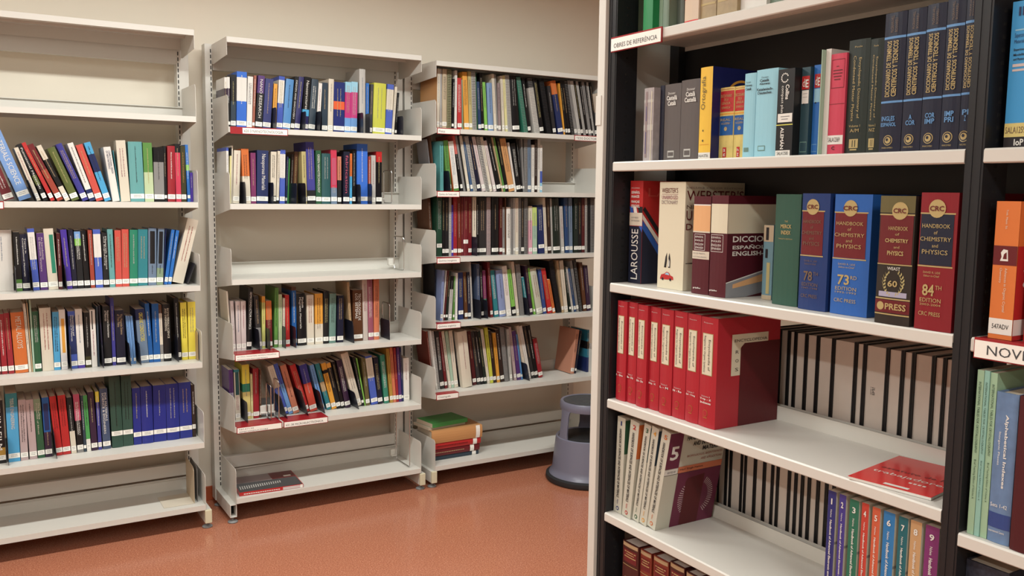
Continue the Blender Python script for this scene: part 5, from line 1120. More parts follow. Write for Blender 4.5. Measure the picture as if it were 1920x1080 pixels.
ART = {}
def A(k, *items): ART[k] = items
gf, dg = 'goldfoil', 'dimgold'
A('red_cream', ('r', 's', 0, 1, .0, .03, 'redbright'), ('r', 's', .46, .54, .28, .42, 'cream2'))
for k in ('brown_one', 'brown_two'): A(k, ('r', 's', .05, .95, .14, .16, gf), ('r', 's', .05, .95, .2, .205, gf), ('r', 's', .1, .9, .3, .5, 'black'))
A('worn', ('r', 's', .2, .45, .05, .95, 'mauvegrey'), ('r', 's', 0, 1, .42, .5, 'lightgrey'), ('r', 's', 0, 1, .8, .84, 'lightgrey'), ('r', 's', .28, .36, .1, .4, 'slatepurple'), ('r', 's', .28, .36, .55, .75, 'slatepurple'), ('r', 's', .8, .86, 0, .95, 'creampaper'))
A('cast', ('t', 's', .27, .7, .865, .895, 'h', 'paper', 'Diccionari'), ('t', 's', .18, .82, .79, .85, 'h', 'paper', 'Castellà', 1), ('t', 's', .25, .75, .72, .78, 'h', 'paper', 'Català', 1), ('r', 's', .3, .7, .04, .13, 'lightgrey'), ('r', 's', .33, .67, .06, .11, 'taupe'))
A('cata', ('t', 's', .35, .78, .865, .895, 'h', 'paper', 'Diccionari'), ('t', 's', .3, .8, .79, .85, 'h', 'paper', 'Català', 1), ('t', 's', .24, .86, .72, .78, 'h', 'paper', 'Castellà', 1), ('r', 's', .25, .62, .04, .14, 'lightgrey'), ('r', 's', .28, .59, .06, .12, 'taupe'))
A('orto', ('t', 's', .18, .62, .54, .9, 'ccw', 'olivebrown', 'Ortografía'), ('o', 's', .4, .31, .0022, 'olivebrown'), ('o', 's', .4, .2, .0026, 'olivebrown'), ('r', 's', .1, .9, .155, .16, 'amber'), ('r', 's', 0, 1, .005, .07, 'paper'), ('t', 's', .08, .9, .02, .05, 'h', 'ink', 'SALA12726'), ('arc', 'c', .62, .62, .052, 'amber'))
for k, x in (('larg', ('a', 'g')), ('larh', ('h', 'z'))): A(k, ('r', 's', 0, 1, .62, .64, 'amber'), ('r', 's', .03, .97, .66, .95, 'red'), ('t', 's', .12, .88, .86, .9, 'h', 'goldfoil', 'DICCIONARIO'), ('t', 's', .35, .65, .81, .845, 'h', 'goldfoil', 'DE LA'), ('t', 's', .2, .8, .76, .795, 'h', 'goldfoil', 'LENGUA'), ('t', 's', .2, .8, .7, .74, 'h', 'goldfoil', 'ESPAÑOLA'),
    ('r', 's', .03, .97, .33, .6, 'azure'), ('t', 's', .15, .85, .53, .565, 'h', 'goldfoil', 'REAL'), ('t', 's', .2, .8, .48, .51, 'h', 'goldfoil', 'ACADEMIA'), ('o', 's', .5, .42, .0045, 'goldfoil'), ('r', 's', .05, .95, .97, .975, 'red'), ('r', 's', .34, .6, .02, .16, 'red'), ('t', 's', .4, .54, .1, .14, 'h', 'paper', x[0]), ('t', 's', .4, .54, .035, .075, 'h', 'paper', x[1]))
A('cyana', ('t', 's', .2, .6, .885, .905, 'h', 'ink', 'Diccionari'), ('t', 's', .12, .72, .84, .87, 'h', 'ink', 'Alemany', 1), ('t', 's', .17, .66, .8, .83, 'h', 'ink', 'Català', 1), ('r', 's', .15, .6, .07, .12, 'sageteal'))
A('cyanb', ('t', 's', .28, .6, .9, .92, 'h', 'ink', 'Diccionari'), ('t', 's', .2, .62, .86, .89, 'h', 'ink', 'Català', 1), ('t', 's', .18, .68, .82, .85, 'h', 'ink', 'Alemany', 1), ('t', 's', .08, .82, .76, .79, 'h', 'ink', 'Katalanisch-', 1), ('t', 's', .12, .76, .72, .75, 'h', 'ink', 'Deutsches', 1), ('r', 's', .2, .55, .07, .13, 'sageteal'), ('r', 's', .23, .52, .08, .12, 'aqua'))
A('coll', ('dots', 's', .42, .9, .0085, 'paper'), ('t', 's', .5, .72, .65, .82, 'cw', 'paper', 'Collins', 1), ('t', 's', .22, .42, .5, .81, 'cw', 'paper', 'compact plus'), ('r', 's', .08, .95, .39, .49, 'paper'), ('r', 's', .25, .8, .45, .46, 'grey'), ('r', 's', .3, .7, .42, .43, 'grey'), ('r', 's', 0, 1, .355, .365, 'lightyellow'), ('t', 's', .3, .55, .08, .33, 'cw', 'paper', 'ALEMÁN', 1), ('r', 's', .02, .9, .0, .065, 'paper'), ('t', 's', .12, .8, .012, .05, 'h', 'ink', 'SALA12583'))
A('dete', ('r', 's', .05, .95, .75, .9, 'red'), ('t', 's', .15, .42, .78, .87, 'h', 'paper', 'd'), ('t', 's', .5, .85, .77, .86, 'h', 'paper', 'E', 1), ('r', 's', .1, .9, .59, .74, 'paper'), ('r', 's', .2, .75, .7, .705, 'grey'), ('r', 's', .2, .75, .66, .665, 'grey'), ('o', 's', .35, .585, .0016, 'ink'), ('r', 's', .1, .9, .04, .16, 'sageteal'), ('r', 's', .14, .86, .05, .15, 'petrol'))
A('deb', ('r', 's', .15, 1, .75, .9, 'red'), ('t', 's', .25, .55, .78, .87, 'h', 'paper', 'd'), ('t', 's', .65, .95, .77, .86, 'h', 'paper', 'E', 1), ('r', 's', .15, 1, .59, .74, 'palesky'), ('o', 's', .4, .585, .0016, 'ink'), ('r', 's', .1, .9, .04, .13, 'skyline'), ('r', 's', .15, .85, .05, .12, 'blue'))
A('sala', ('r', 's', .08, .92, .66, .665, 'darkred'), ('r', 's', .08, .92, .94, .945, 'darkred'), ('r', 's', .08, .1, .66, .945, 'darkred'), ('r', 's', .9, .92, .66, .945, 'darkred'), ('r', 's', .42, .58, .87, .878, 'darkred'), ('r', 's', .2, .8, .83, .84, 'darkred'), ('r', 's', .2, .8, .8, .81, 'darkred'), ('r', 's', .25, .75, .77, .78, 'darkred'), ('r', 's', .3, .7, .74, .75, 'darkred'), ('r', 's', 0, 1, .5, .504, 'darkred'), ('r', 's', 0, 1, .1, .19, 'paper'), ('t', 's', .1, .85, .125, .17, 'h', 'ink', 'SALA12369'), ('t', 's', .35, .55, .045, .08, 'h', 'ink', 'C', 1))
for k, v, q in (('ency', 'Volume 1', 'A/M'), ('encz', 'Volume 2', 'N/Z')): A(k, ('t', 's', .33, .68, .93, .945, 'h', gf, 'Poole'), ('t', 's', .52, .68, .31, .84, 'cw', gf, 'Encyclopedic Dictionary of'), ('t', 's', .26, .42, .29, .86, 'cw', gf, 'Condensed Matter Physics'), ('t', 's', .22, .75, .235, .255, 'h', gf, v), ('t', 's', .28, .7, .19, .22, 'h', gf, q), ('r', 's', .25, .68, .05, .13, gf), ('r', 's', .3, .63, .03, .042, gf), ('r', 's', .4, .44, .06, .12, 'darkforest'), ('r', 's', .52, .56, .06, .12, 'darkforest'))
for k, q in (('term', ('INGLES', 'ESPAÑOL')), ('terma', ('A', 'COR')), ('termb', ('COR', 'IMP')), ('termc', ('IMP', 'PRI')), ('termd', ('PI', 'Z'))):
    A(k, ('t', 's', .32, .46, .86, .98, 'ccw', dg, 'McGRAW-HILL'), ('t', 's', .52, .64, .86, .96, 'ccw', dg, 'BOIXAREU'), ('r', 's', 0, 1, .815, .832, 'skyline'), ('r', 's', 0, 1, .355, .37, 'skyline'),
      ('t', 's', .2, .42, .4, .8, 'ccw', gf, 'DICCIONARIO DE TERMINOS', 1), ('t', 's', .48, .72, .4, .8, 'ccw', gf, 'CIENTIFICOS Y TECNICOS', 1), ('t', 's', *((.12, .72) if k == 'term' else (.4, .56) if len(q[0]) == 1 else (.24, .74)), .225, .26, 'h', 'skyline', q[0], 1), ('t', 's', *((.1, .8) if k == 'term' else (.42, .56) if len(q[1]) == 1 else (.24, .74)), .185, .22, 'h', 'skyline', q[1], 1),
      ('o', 's', .45, .085, .0092, gf), ('o', 's', .45, .085, .0078, 'termnavy', .0009), ('o', 's', .45, .085, .0058, gf, .0011), ('o', 's', .42, .09, .0026, 'termnavy', .0013), ('t', 's', .2, .7, .025, .036, 'h', gf, 'MARCOMBO'))
A('laro', ('r', 's', 0, 1, 0, .56, 'termnavy'), ('t', 's', .12, .75, .925, .935, 'h', 'paper', 'DICCIONARIO'), ('t', 's', .12, .78, .875, .905, 'h', 'paper', 'ESPAÑOL', 1), ('t', 's', .12, .74, .835, .865, 'h', 'paper', 'FRANCÉS', 1), ('t', 's', .12, .76, .78, .81, 'h', 'paper', 'FRANÇAIS', 1), ('t', 's', .12, .78, .74, .77, 'h', 'paper', 'ESPAGNOL', 1),
  ('q', 's', ((.0, .75), (.22, .75), (.3, .69), (.05, .69)), 'stripeblue'), ('q', 's', ((.26, .75), (.5, .75), (.6, .69), (.34, .69)), 'paper'), ('q', 's', ((.6, .75), (1, .75), (1, .69), (.72, .69)), 'ink'), ('r', 's', 0, 1, .565, .69, 'cream'), ('t', 's', .15, .7, .635, .65, 'h', 'grey', 'NO ES PRESTA'), ('t', 's', .15, .8, .605, .62, 'h', 'grey', 'NOT FOR LENDING'),
  ('t', 's', .2, .72, .04, .53, 'ccw', 'paper', 'LAROUSSE'), ('q', 's', ((.75, .56), (1, .56), (1, .5)), 'stripeblue'), ('q', 'c', ((0, 0), (0, .56), (.12, .56), (.6, .1), (.6, 0)), 'termnavy'), ('q', 'c', ((0, .54), (.0, .62), (.55, .2), (.55, .1)), 'stripeblue'), ('q', 'c', ((0, .63), (.0, .68), (.55, .28), (.55, .21)), 'paper'), ('q', 'c', ((.0, .72), (.04, .75), (.55, .37), (.55, .3)), 'ink'), ('t', 'c', .1, .5, .85, .93, 'h', 'coral', 'LA'))
A('webs', ('t', 's', .1, .72, .9, .945, 'h', 'darkred', "WEBSTER'S"), ('r', 's', .1, .72, .885, .888, 'mauve'), ('t', 's', .1, .72, .84, .875, 'h', 'mauve', 'UNABRIDGED'), ('t', 's', .1, .72, .795, .83, 'h', 'mauvegrey', 'DICTIONARY'),
  ('q', 's', ((.26, .2), (.31, .3), (.36, .34), (.37, .27), (.34, .2)), 'ink'), ('q', 's', ((.42, .2), (.43, .3), (.46, .34), (.5, .28), (.5, .2)), 'ink'), ('q', 's', ((.43, .21), (.44, .28), (.47, .26), (.47, .21)), 'paper'),
  ('q', 's', ((.12, .1), (.16, .13), (.28, .14), (.36, .16), (.46, .155), (.52, .13), (.62, .12), (.64, .09), (.12, .085)), 'red'), ('o', 's', .22, .09, .0035, 'ink'), ('o', 's', .52, .09, .0035, 'ink'), ('q', 's', ((.3, .135), (.36, .152), (.44, .15), (.48, .13)), 'palesky'),
  ('t', 'c', .02, .95, .94, .955, 'h', 'mauvegrey', 'DELUXE COLOR EDITION'), ('t', 'c', .02, .98, .83, .925, 'h', 'maroon', "WEBSTER'S"), ('t', 'c', .02, .95, .755, .79, 'h', 'dimgold', 'NEW UNIVERSAL'), ('t', 'c', .02, .98, .65, .74, 'h', 'maroon', 'UNABRIDGED'), ('t', 'c', .02, .98, .56, .62, 'h', 'maroon', 'DICTIONARY'), ('q', 'c', ((.03, .25), (.2, .25), (.2, .26), (.03, .255)), 'ink'))
A('gria', ('r', 's', 0, 1, .63, .917, 'peach'), ('r', 's', 0, 1, .905, .917, 'paper'), ('r', 's', 0, 1, .63, .645, 'cream'), ('r', 's', .12, .76, .612, .616, 'paper'), ('r', 's', .12, .76, .45, .454, 'paper'), ('r', 's', .12, .135, .45, .616, 'paper'), ('r', 's', .745, .76, .45, .616, 'paper'),
  ('t', 's', .2, .68, .577, .6, 'h', 'paper', 'ESPAÑOL'), ('t', 's', .2, .68, .542, .565, 'h', 'paper', 'INGLÉS'), ('t', 's', .2, .68, .5, .523, 'h', 'paper', 'ENGLISH'), ('t', 's', .2, .68, .465, .488, 'h', 'paper', 'SPANISH'), ('r', 's', 0, 1, .36, .44, 'cream'), ('t', 's', .1, .8, .41, .425, 'h', 'grey', 'NO ES PRESTA'), ('t', 's', .1, .9, .375, .39, 'h', 'grey', 'NOT FOR LENDING'), ('t', 's', .15, .6, .05, .07, 'h', 'paper', 'grijalbo', 1))
A('grib', ('r', 's', 0, 1, .63, .917, 'creampaper'), ('r', 'c', 0, 1, .63, .917, 'creampaper'), ('r', 's', .04, .8, .612, .616, 'paper'), ('r', 's', .04, .8, .445, .449, 'paper'), ('r', 's', .04, .055, .445, .616, 'paper'), ('r', 's', .785, .8, .445, .616, 'paper'),
  ('t', 's', .12, .7, .577, .6, 'h', 'paper', 'ESPAÑOL'), ('t', 's', .12, .7, .542, .565, 'h', 'paper', 'INGLÉS'), ('t', 's', .12, .7, .5, .523, 'h', 'paper', 'ENGLISH'), ('t', 's', .12, .7, .465, .488, 'h', 'paper', 'SPANISH'), ('t', 's', .08, .55, .05, .07, 'h', 'paper', 'grijalbo', 1),
  ('t', 'c', .08, .98, .545, .605, 'h', 'paper', 'DICCIONARIO', 1), ('t', 'c', .08, 1.0, .475, .52, 'h', 'paper', 'ESPAÑOL-INGLES', 1), ('t', 'c', .08, 1.0, .41, .455, 'h', 'paper', 'ENGLISH-SPANISH', 1),
  ('q', 'c', ((0, 0), (0, .15), (1, .34), (1, .0)), 'paper'), ('q', 'c', ((0, 0.), (0, .14), (1, .33), (1, .0)), 'silver', .0009), ('q', 'c', ((.1, .09), (.1, .13), (1, .31), (1, .2)), 'peach', .0012), ('q', 'c', ((.3, .0), (1, .09), (1, 0)), 'wine', .0014))
A('oldb', ('r', 's', 0, 1, .78, 1, 'tancream'), ('r', 's', .3, .6, .8, .97, 'ink'), ('r', 's', .3, .55, .56, .68, 'ink'), ('r', 's', .5, .8, .08, .5, 'khaki'), ('r', 's', 0, 1, 0, .06, 'tancream'))
A('merc', ('t', 's', .42, .55, .75, .765, 'h', gf, 'THE'), ('t', 's', .27, .7, .695, .73, 'h', gf, 'MERCK', 1), ('t', 's', .3, .67, .64, .675, 'h', gf, 'INDEX', 1), ('t', 's', .2, .75, .595, .605, 'h', gf, 'TWELFTH EDITION'))
def crc(k, panel, c2, num, suf, dates, tcol, x1=.85):
    xm = x1 / 2
    A(k, ('r', 's', 0, x1, .845, .855, gf), ('r', 's', .03, x1 - .03, .475, .845, panel), ('r', 's', 0, x1, .462, .472, gf), ('o', 's', xm, .885, .0155, gf, .0012), ('t', 's', xm - .19, xm + .19, .868, .905, 'h', 'darkred', 'CRC', 1, .002),
      ('t', 's', .1, x1 - .1, .745, .775, 'h', tcol, 'HANDBOOK'), ('t', 's', xm - .05, xm + .05, .7, .725, 'h', tcol, 'of'), ('t', 's', .06, x1 - .06, .65, .68, 'h', tcol, 'CHEMISTRY'), ('t', 's', xm - .08, xm + .08, .605, .63, 'h', tcol, 'and'), ('t', 's', .13, x1 - .13, .555, .588, 'h', tcol, 'PHYSICS'),
      ('t', 's', .2, .52, .25, .335, 'h', c2, num, 1), ('t', 's', .55, .72, .3, .33, 'h', c2, suf), ('t', 's', .15, .72, .205, .235, 'h', c2, 'EDITION'), ('t', 's', .15, .72, .18, .195, 'h', c2, dates), ('t', 's', .13, .72, .105, .135, 'h', c2, 'CRC PRESS'), ('t', 's', .2, .66, .415, .43, 'h', c2, 'DAVID R. LIDE'), ('t', 's', .22, .64, .39, .405, 'h', c2, 'Editor-in-Chief'))
crc('crca', 'maroon', dg, '78', 'TH', '1997-1998', dg); crc('crcb', 'maroon', gf, '73', 'RD', '1992-1993', gf, .92); crc('crcd', 'termnavy', gf, '84', 'TH', '2003-2004', gf, .95)
A('crcc', ('r', 's', 0, 1, .87, 1, 'olivebrown'), ('r', 's', .03, .97, .475, .85, 'darkred'), ('r', 's', 0, 1, .85, .86, gf), ('r', 's', 0, 1, .465, .473, gf), ('o', 's', .6, .885, .0155, gf, .0012), ('t', 's', .42, .78, .868, .905, 'h', 'darkred', 'CRC', 1, .002), ('t', 's', .3, .85, .735, .765, 'h', gf, 'HANDBOOK'), ('t', 's', .5, .62, .695, .715, 'h', gf, 'of'), ('t', 's', .22, .88, .64, .67, 'h', gf, 'CHEMISTRY', 1), ('t', 's', .48, .64, .595, .615, 'h', gf, 'and'), ('t', 's', .3, .76, .54, .575, 'h', gf, 'PHYSICS', 1),
  ('t', 's', .33, .7, .425, .45, 'h', 'paper', 'WEAST'), ('laurel', 's', .5, .315, .022, 'khaki'), ('t', 's', .36, .64, .295, .345, 'h', gf, '60', 1), ('r', 's', .1, .9, .215, .255, 'lavender'), ('r', 's', 0, 1, .195, .205, gf), ('r', 's', 0, 1, .09, .19, 'darkred'), ('t', 's', .32, .92, .115, .165, 'h', gf, 'PRESS', 1), ('o', 's', .17, .14, .0075, gf), ('r', 's', 0, 1, .073, .083, gf))
VOLT = dict(reda=('1', '1 - Bro'), redb=('2', 'Bu - Dia'), redc=('3', 'Dib - Dio'), redd=('4', 'Dig - K'), rede=('5', 'L - M'), redf=('6', 'N - Ro'), redg=('7', 'Sal - Tring'), redh=('8', 'Trip - Z'))
for k, (n, q) in VOLT.items():
    A(k, ('t', 's', .22, .75, .942, .955, 'h', 'pinkwhite', 'Paquette'), ('r', 's', .14, .78, .475, .855, 'goldfoil'), ('r', 's', .17, .75, .48, .85, 'creampaper', .0009), ('t', 's', .5, .66, .52, .8, 'cw', 'ink', 'Encyclopedia of', 0, .0014), ('t', 's', .24, .38, .5, .83, 'cw', 'ink', 'Reagents for Organic Synthesis', 0, .0014),
      ('t', 's', .2, .72, .275, .29, 'h', 'pinkwhite', 'Volume ' + n), ('t', 's', .12, .8, .245, .265, 'h', 'paper', q, 1), ('o', 's', .45, .13, .0075, 'gold'), ('o', 's', .45, .13, .0068, 'binder', .0009), ('r', 's', .42, .48, .11, .15, 'gold'), ('r', 's', .33, .57, .085, .09, 'gold'))
ART['redh'] += (('q', 'c', ((.36, 0), (.36, .7), (.38, .74), (.42, .76), (1, .76), (1, 0)), 'deepred', .0006), ('t', 's', .15, .78, .215, .235, 'h', 'paper', 'Indexes', 1), ('q', 'c', ((.22, .47), (.22, .845), (.8, .845), (.8, .76), (.42, .76), (.36, .72), (.36, .47)), 'creampaper', .0008), ('t', 'c', .26, .78, .775, .8, 'h', 'ink', 'ENCYCLOPEDIA', 0, .0012), ('t', 'c', .28, .33, .67, .7, 'h', 'ink', 'R', 0, .0012), ('t', 'c', .28, .33, .59, .62, 'h', 'ink', 'O', 0, .0012), ('t', 'c', .28, .33, .51, .54, 'h', 'ink', 'S', 0, .0012))
for k, n, c, c2 in (('vola', '1', 'navyblue', 'forest'), ('volb', '2', 'red', 'orange'), ('volc', '3', 'forest', 'darkteal'), ('vold', '4', 'amber', 'slate'), ('vole', '5', 'orange', 'plum')):
    A(k, ('t', 's', .35, .7, .915, .96, 'h', c, n, 1), ('t', 's', .34, .62, .16, .88, 'cw', 'ink', 'HANDBOOK OF SURFACES AND INTERFACES OF MATERIALS', 1), ('t', 's', .4, .58, .09, .14, 'cw', c, 'Nalwa'), ('o', 's', .5, .045, .0055, c), ('o', 's', .5, .045, .003, 'bone', .0009), ('r', 'c', .0, .12, .63, .98, c2))
ART['vole'] = ART['vole'][:-1] + (('r', 'c', .0, .23, .63, .995, 'winecover'), ('t', 'c', .05, .19, .72, .86, 'h', 'paper', '5', 1), ('r', 'c', 0, 1, .565, .57, 'ink'), ('r', 'c', .0, .22, .57, .625, 'paper'), ('t', 'c', .05, .19, .585, .605, 'h', 'ink', 'EDITED BY'), ('r', 'c', .23, 1, .57, .635, 'salmonorange'), ('t', 'c', .26, .66, .59, .615, 'h', 'ink', 'Hari Singh Nalwa'), ('r', 'c', .24, 1, 0, .565, 'winecover'),
  ('q', 'c', ((.4, 0), (.4, .46), (.43, .5), (.72, .52), (.72, 0)), 'deepred', .0009), ('t', 'c', .3, .98, .9, .95, 'h', 'ink', 'HANDBOOK OF SURFACES', 1), ('t', 'c', .42, .98, .835, .88, 'h', 'ink', 'AND INTERFACES OF', 1), ('t', 'c', .6, .98, .775, .82, 'h', 'ink', 'MATERIALS', 1), ('t', 'c', .35, .97, .72, .745, 'h', 'brick', 'BIOMOLECULES, BIOINTERFACES'), ('t', 'c', .6, .97, .675, .7, 'h', 'brick', 'AND APPLICATIONS'), ('rays', 'c', .62, .28, .058, 'pinkwhite'))
for k, n in zip(('hana', 'hanb', 'hanc', 'hand', 'hane', 'hanf', 'hang', 'hanh', 'hani'), '123456789'):
    A(k, ('t', 's', .32, .68, .9, .945, 'h', 'paper', n, 1), ('t', 's', .4, .6, .8, .86, 'cw', 'paper', 'Nalwa'), ('t', 's', .38, .64, .12, .78, 'cw', 'paper', 'Handbook of Advanced Electronic and Photonic Materials', 1), ('r', 's', .2, .8, .03, .07, 'paper'), ('r', 'c', .0, .3, .6, .62, 'grey'))
for k in ('olda', 'oldb2', 'oldc', 'oldd', 'olde', 'oldf'): A(k, ('r', 's', .04, .96, .95, .99, 'tan'), ('r', 's', .1, .9, .78, .92, 'maroon'), ('r', 's', .15, .85, .89, .9, gf), ('r', 's', .25, .75, .865, .873, gf), ('r', 's', .15, .85, .835, .845, gf), ('r', 's', .04, .96, .74, .746, gf), ('r', 's', .2, .8, .6, .61, gf), ('r', 's', .2, .8, .57, .58, gf))
A('iop', ('t', 's', .32, .95, .9, .96, 'h', 'navy', 'IN', 1), ('r', 's', .2, 1, .8, .81, 'palesky'), ('t', 's', .2, .98, .745, .785, 'h', 'navy', 'Superconducting'), ('t', 's', .2, .7, .715, .74, 'h', 'navy', 'Materials'), ('t', 's', .2, .8, .66, .68, 'h', 'ink', 'Experiments', 1), ('t', 's', .2, .8, .625, .645, 'h', 'ink', 'Modelling', 1), ('t', 's', .2, .7, .595, .615, 'h', 'ink', 'and Physics', 1), ('r', 's', .18, .98, .555, .575, 'pinkwhite'), ('r', 's', .18, .98, .525, .54, 'pinkwhite'), ('r', 's', 0, 1, .075, .17, 'yellowcream'), ('t', 's', .06, 1, .1, .145, 'h', 'dimgold', 'SALA1259'), ('r', 's', 0, 1, 0, .075, 'ink'), ('t', 's', .5, .95, .015, .06, 'h', 'paper', 'IoP', 1))
A('adv', ('t', 's', .42, .52, .8, .94, 'cw', 'cream', 'Toda  Miyata  Ed.'), ('r', 's', 0, 1, .54, .68, 'darkred'), ('q', 's', ((.3, .57), (.36, .6), (.32, .63), (.42, .655), (.6, .65), (.64, .57)), 'paper', .0008), ('q', 's', ((.42, .585), (.46, .62), (.56, .635), (.58, .585)), 'darkred', .0012), ('t', 's', .5, .64, .2, .52, 'cw', 'cream', 'Advances in Organic Crystal'), ('t', 's', .3, .42, .41, .52, 'cw', 'cream', 'Chemistry'), ('r', 's', 0, 1, .035, .15, 'paper'), ('t', 's', .15, .85, .075, .11, 'h', 'ink', '547ADV'),
  ('r', 'c', 0, 1, 0, .68, 'red'), ('r', 'c', 0, 1, .68, 1, 'orangebook'), ('t', 'c', .1, .9, .57, .63, 'h', 'paper', 'Advances in', 0, .0009), ('t', 'c', .1, .7, .46, .53, 'h', 'paper', 'Organic', 0, .0009), ('t', 'c', .1, .8, .36, .43, 'h', 'paper', 'Chemistry', 0, .0009), ('r', 'c', 0, .25, .035, .15, 'paper', .0009))
for k in ('inta', 'intb', 'intc'): A(k, ('t', 's', .35, .7, .5, .93, 'cw', 'forestdark', 'INTERNATIONAL TABLES FOR CRYSTALLOGRAPHY'), ('t', 's', .35, .7, .22, .46, 'cw', 'forestdark', 'Brief Teaching Edition of Volume A'))
A('alph', ('t', 's', .48, .66, .37, .86, 'cw', 'paper', 'Alphabetical Indexes', 1), ('t', 's', .24, .36, .52, .74, 'cw', 'paper', 'Inorganic Phases'), ('t', 's', .1, .85, .24, .265, 'h', 'paper', 'Sets 1-42'), ('r', 's', 0, 1, .1, .2, 'royaldull'), ('t', 's', .1, .8, .07, .085, 'h', 'paper', 'International Centre'))

def art(root, key, w, h, d, bulge):
    shapes = {}
    def pt(face, x, z, off):
        if face == 's': X = x * w; return (X, -bulge * (1 - (2 * x - 1) ** 2) - off, z * h)
        return (w + off, x * d, z * h)
    mb = MB(); n = 0
    for q in ART.get(key, ()):
        kind, face = q[0], q[1]
        n += 1; off = .0005 + .000012 * n
        if kind == 'r':
            _, _, a, b_, c, e, col = q[:7]
            if len(q) > 7: off = q[7]
            if face == 's': patch(mb, w, bulge, max(a, .004) * w, min(b_, .996) * w, c * h, e * h, mat(col, .4), off)
            else: mb.poly([pt('c', a, c, off), pt('c', b_, c, off), pt('c', b_, e, off), pt('c', a, e, off)], mat(col, .4))
        elif kind == 'q':
            if len(q) > 4: off = q[4]
            mb.poly([pt(face, x, z, off) for x, z in q[2]], mat(q[3], .4))
        elif kind in ('o', 'arc', 'dots', 'laurel', 'rays'):
            xc, zc, r0, col = q[2:6]; sx = w if face == 's' else d; r0 = min(r0, .44 * sx)
            if len(q) > 6: off = q[6]
            mt = mat(col, .4)
            def P(r, t): return pt(face, xc + r * math.cos(t) / sx, zc + r * math.sin(t) / h, off)
            if kind == 'o': mb.poly([P(r0, 2 * math.pi * k / 20) for k in range(20)], mt)
            elif kind == 'arc':
                for k in range(24):
                    a, b_ = R(40 + k * 7), R(40 + (k + 1) * 7); mb.poly([P(r0, a), P(r0, b_), P(r0 * .9, b_), P(r0 * .9, a)], mt)
            elif kind == 'dots':
                for k in range(12):
                    t_ = R(30 + k * 27); cx, cz = r0 * math.cos(t_), r0 * math.sin(t_); rr = .0016
                    mb.poly([pt(face, xc + (cx + rr * math.cos(j)) / sx, zc + (cz + rr * math.sin(j)) / h, off) for j in [2 * math.pi * i / 8 for i in range(8)]], mt)
            elif kind == 'laurel':
                for sgn in (-1, 1):
                    for k in range(9):
                        t_ = R(-70 + k * 16); cx, cz = sgn * r0 * .85 * math.cos(t_), r0 * math.sin(t_)
                        for s2 in (-1, 1):
                            ax, az = cx + sgn * s2 * .0035 * math.cos(t_), cz + .004 + s2 * .0012
                            mb.poly([pt(face, xc + cx / sx, zc + (cz - .001) / h, off), pt(face, xc + (ax + .001) / sx, zc + (az - .0015) / h, off), pt(face, xc + ax / sx, zc + (az + .0025) / h, off), pt(face, xc + (cx - .0003) / sx, zc + (cz + .0012) / h, off)], mt)
            else:
                for k in range(56):
                    t_ = 2 * math.pi * k / 56
                    if 0.35 * math.pi < t_ % (2 * math.pi) < .62 * math.pi or 1.25 * math.pi < t_ < 1.7 * math.pi: continue
                    mb.poly([P(r0, t_ - .018), P(r0, t_ + .018), P(r0 * .72, t_ + .012), P(r0 * .72, t_ - .012)], mt)
        elif kind == 't':
            _, _, a, b_, c, e, rot, col, s = q[:9]; bold = bool(q[9]) if len(q) > 9 else False
            o2 = q[10] if len(q) > 10 else .0011
            mt = mat(col, .45); sx = w if face == 's' else d
            if s == '1' and rot == 'h': mid = (a + b_) / 2; a, b_ = mid - (b_ - a) * .2, mid + (b_ - a) * .2
            bl = (lambda x, z: (x * w, -bulge - o2, z * h)) if face == 's' else (lambda x, z: (w + o2, x * d, z * h))
            ux = (1, 0, 0) if face == 's' else (0, 1, 0)
            nx = tuple(-v for v in ux)
            W_, H_ = (b_ - a) * sx, (e - c) * h
            if rot == 'h': text(root, s, bl(a, c), ux, (0, 0, 1), W_, H_, mt, bold, 'cover_lettering')
            elif rot == 'cw': text(root, s, bl(a, e), (0, 0, -1), ux, H_, W_, mt, bold, 'cover_lettering')
            else: text(root, s, bl(b_, c), (0, 0, 1), nx, H_, W_, mt, bold, 'cover_lettering')
    if mb.f: mb.build('cover_artwork', root)
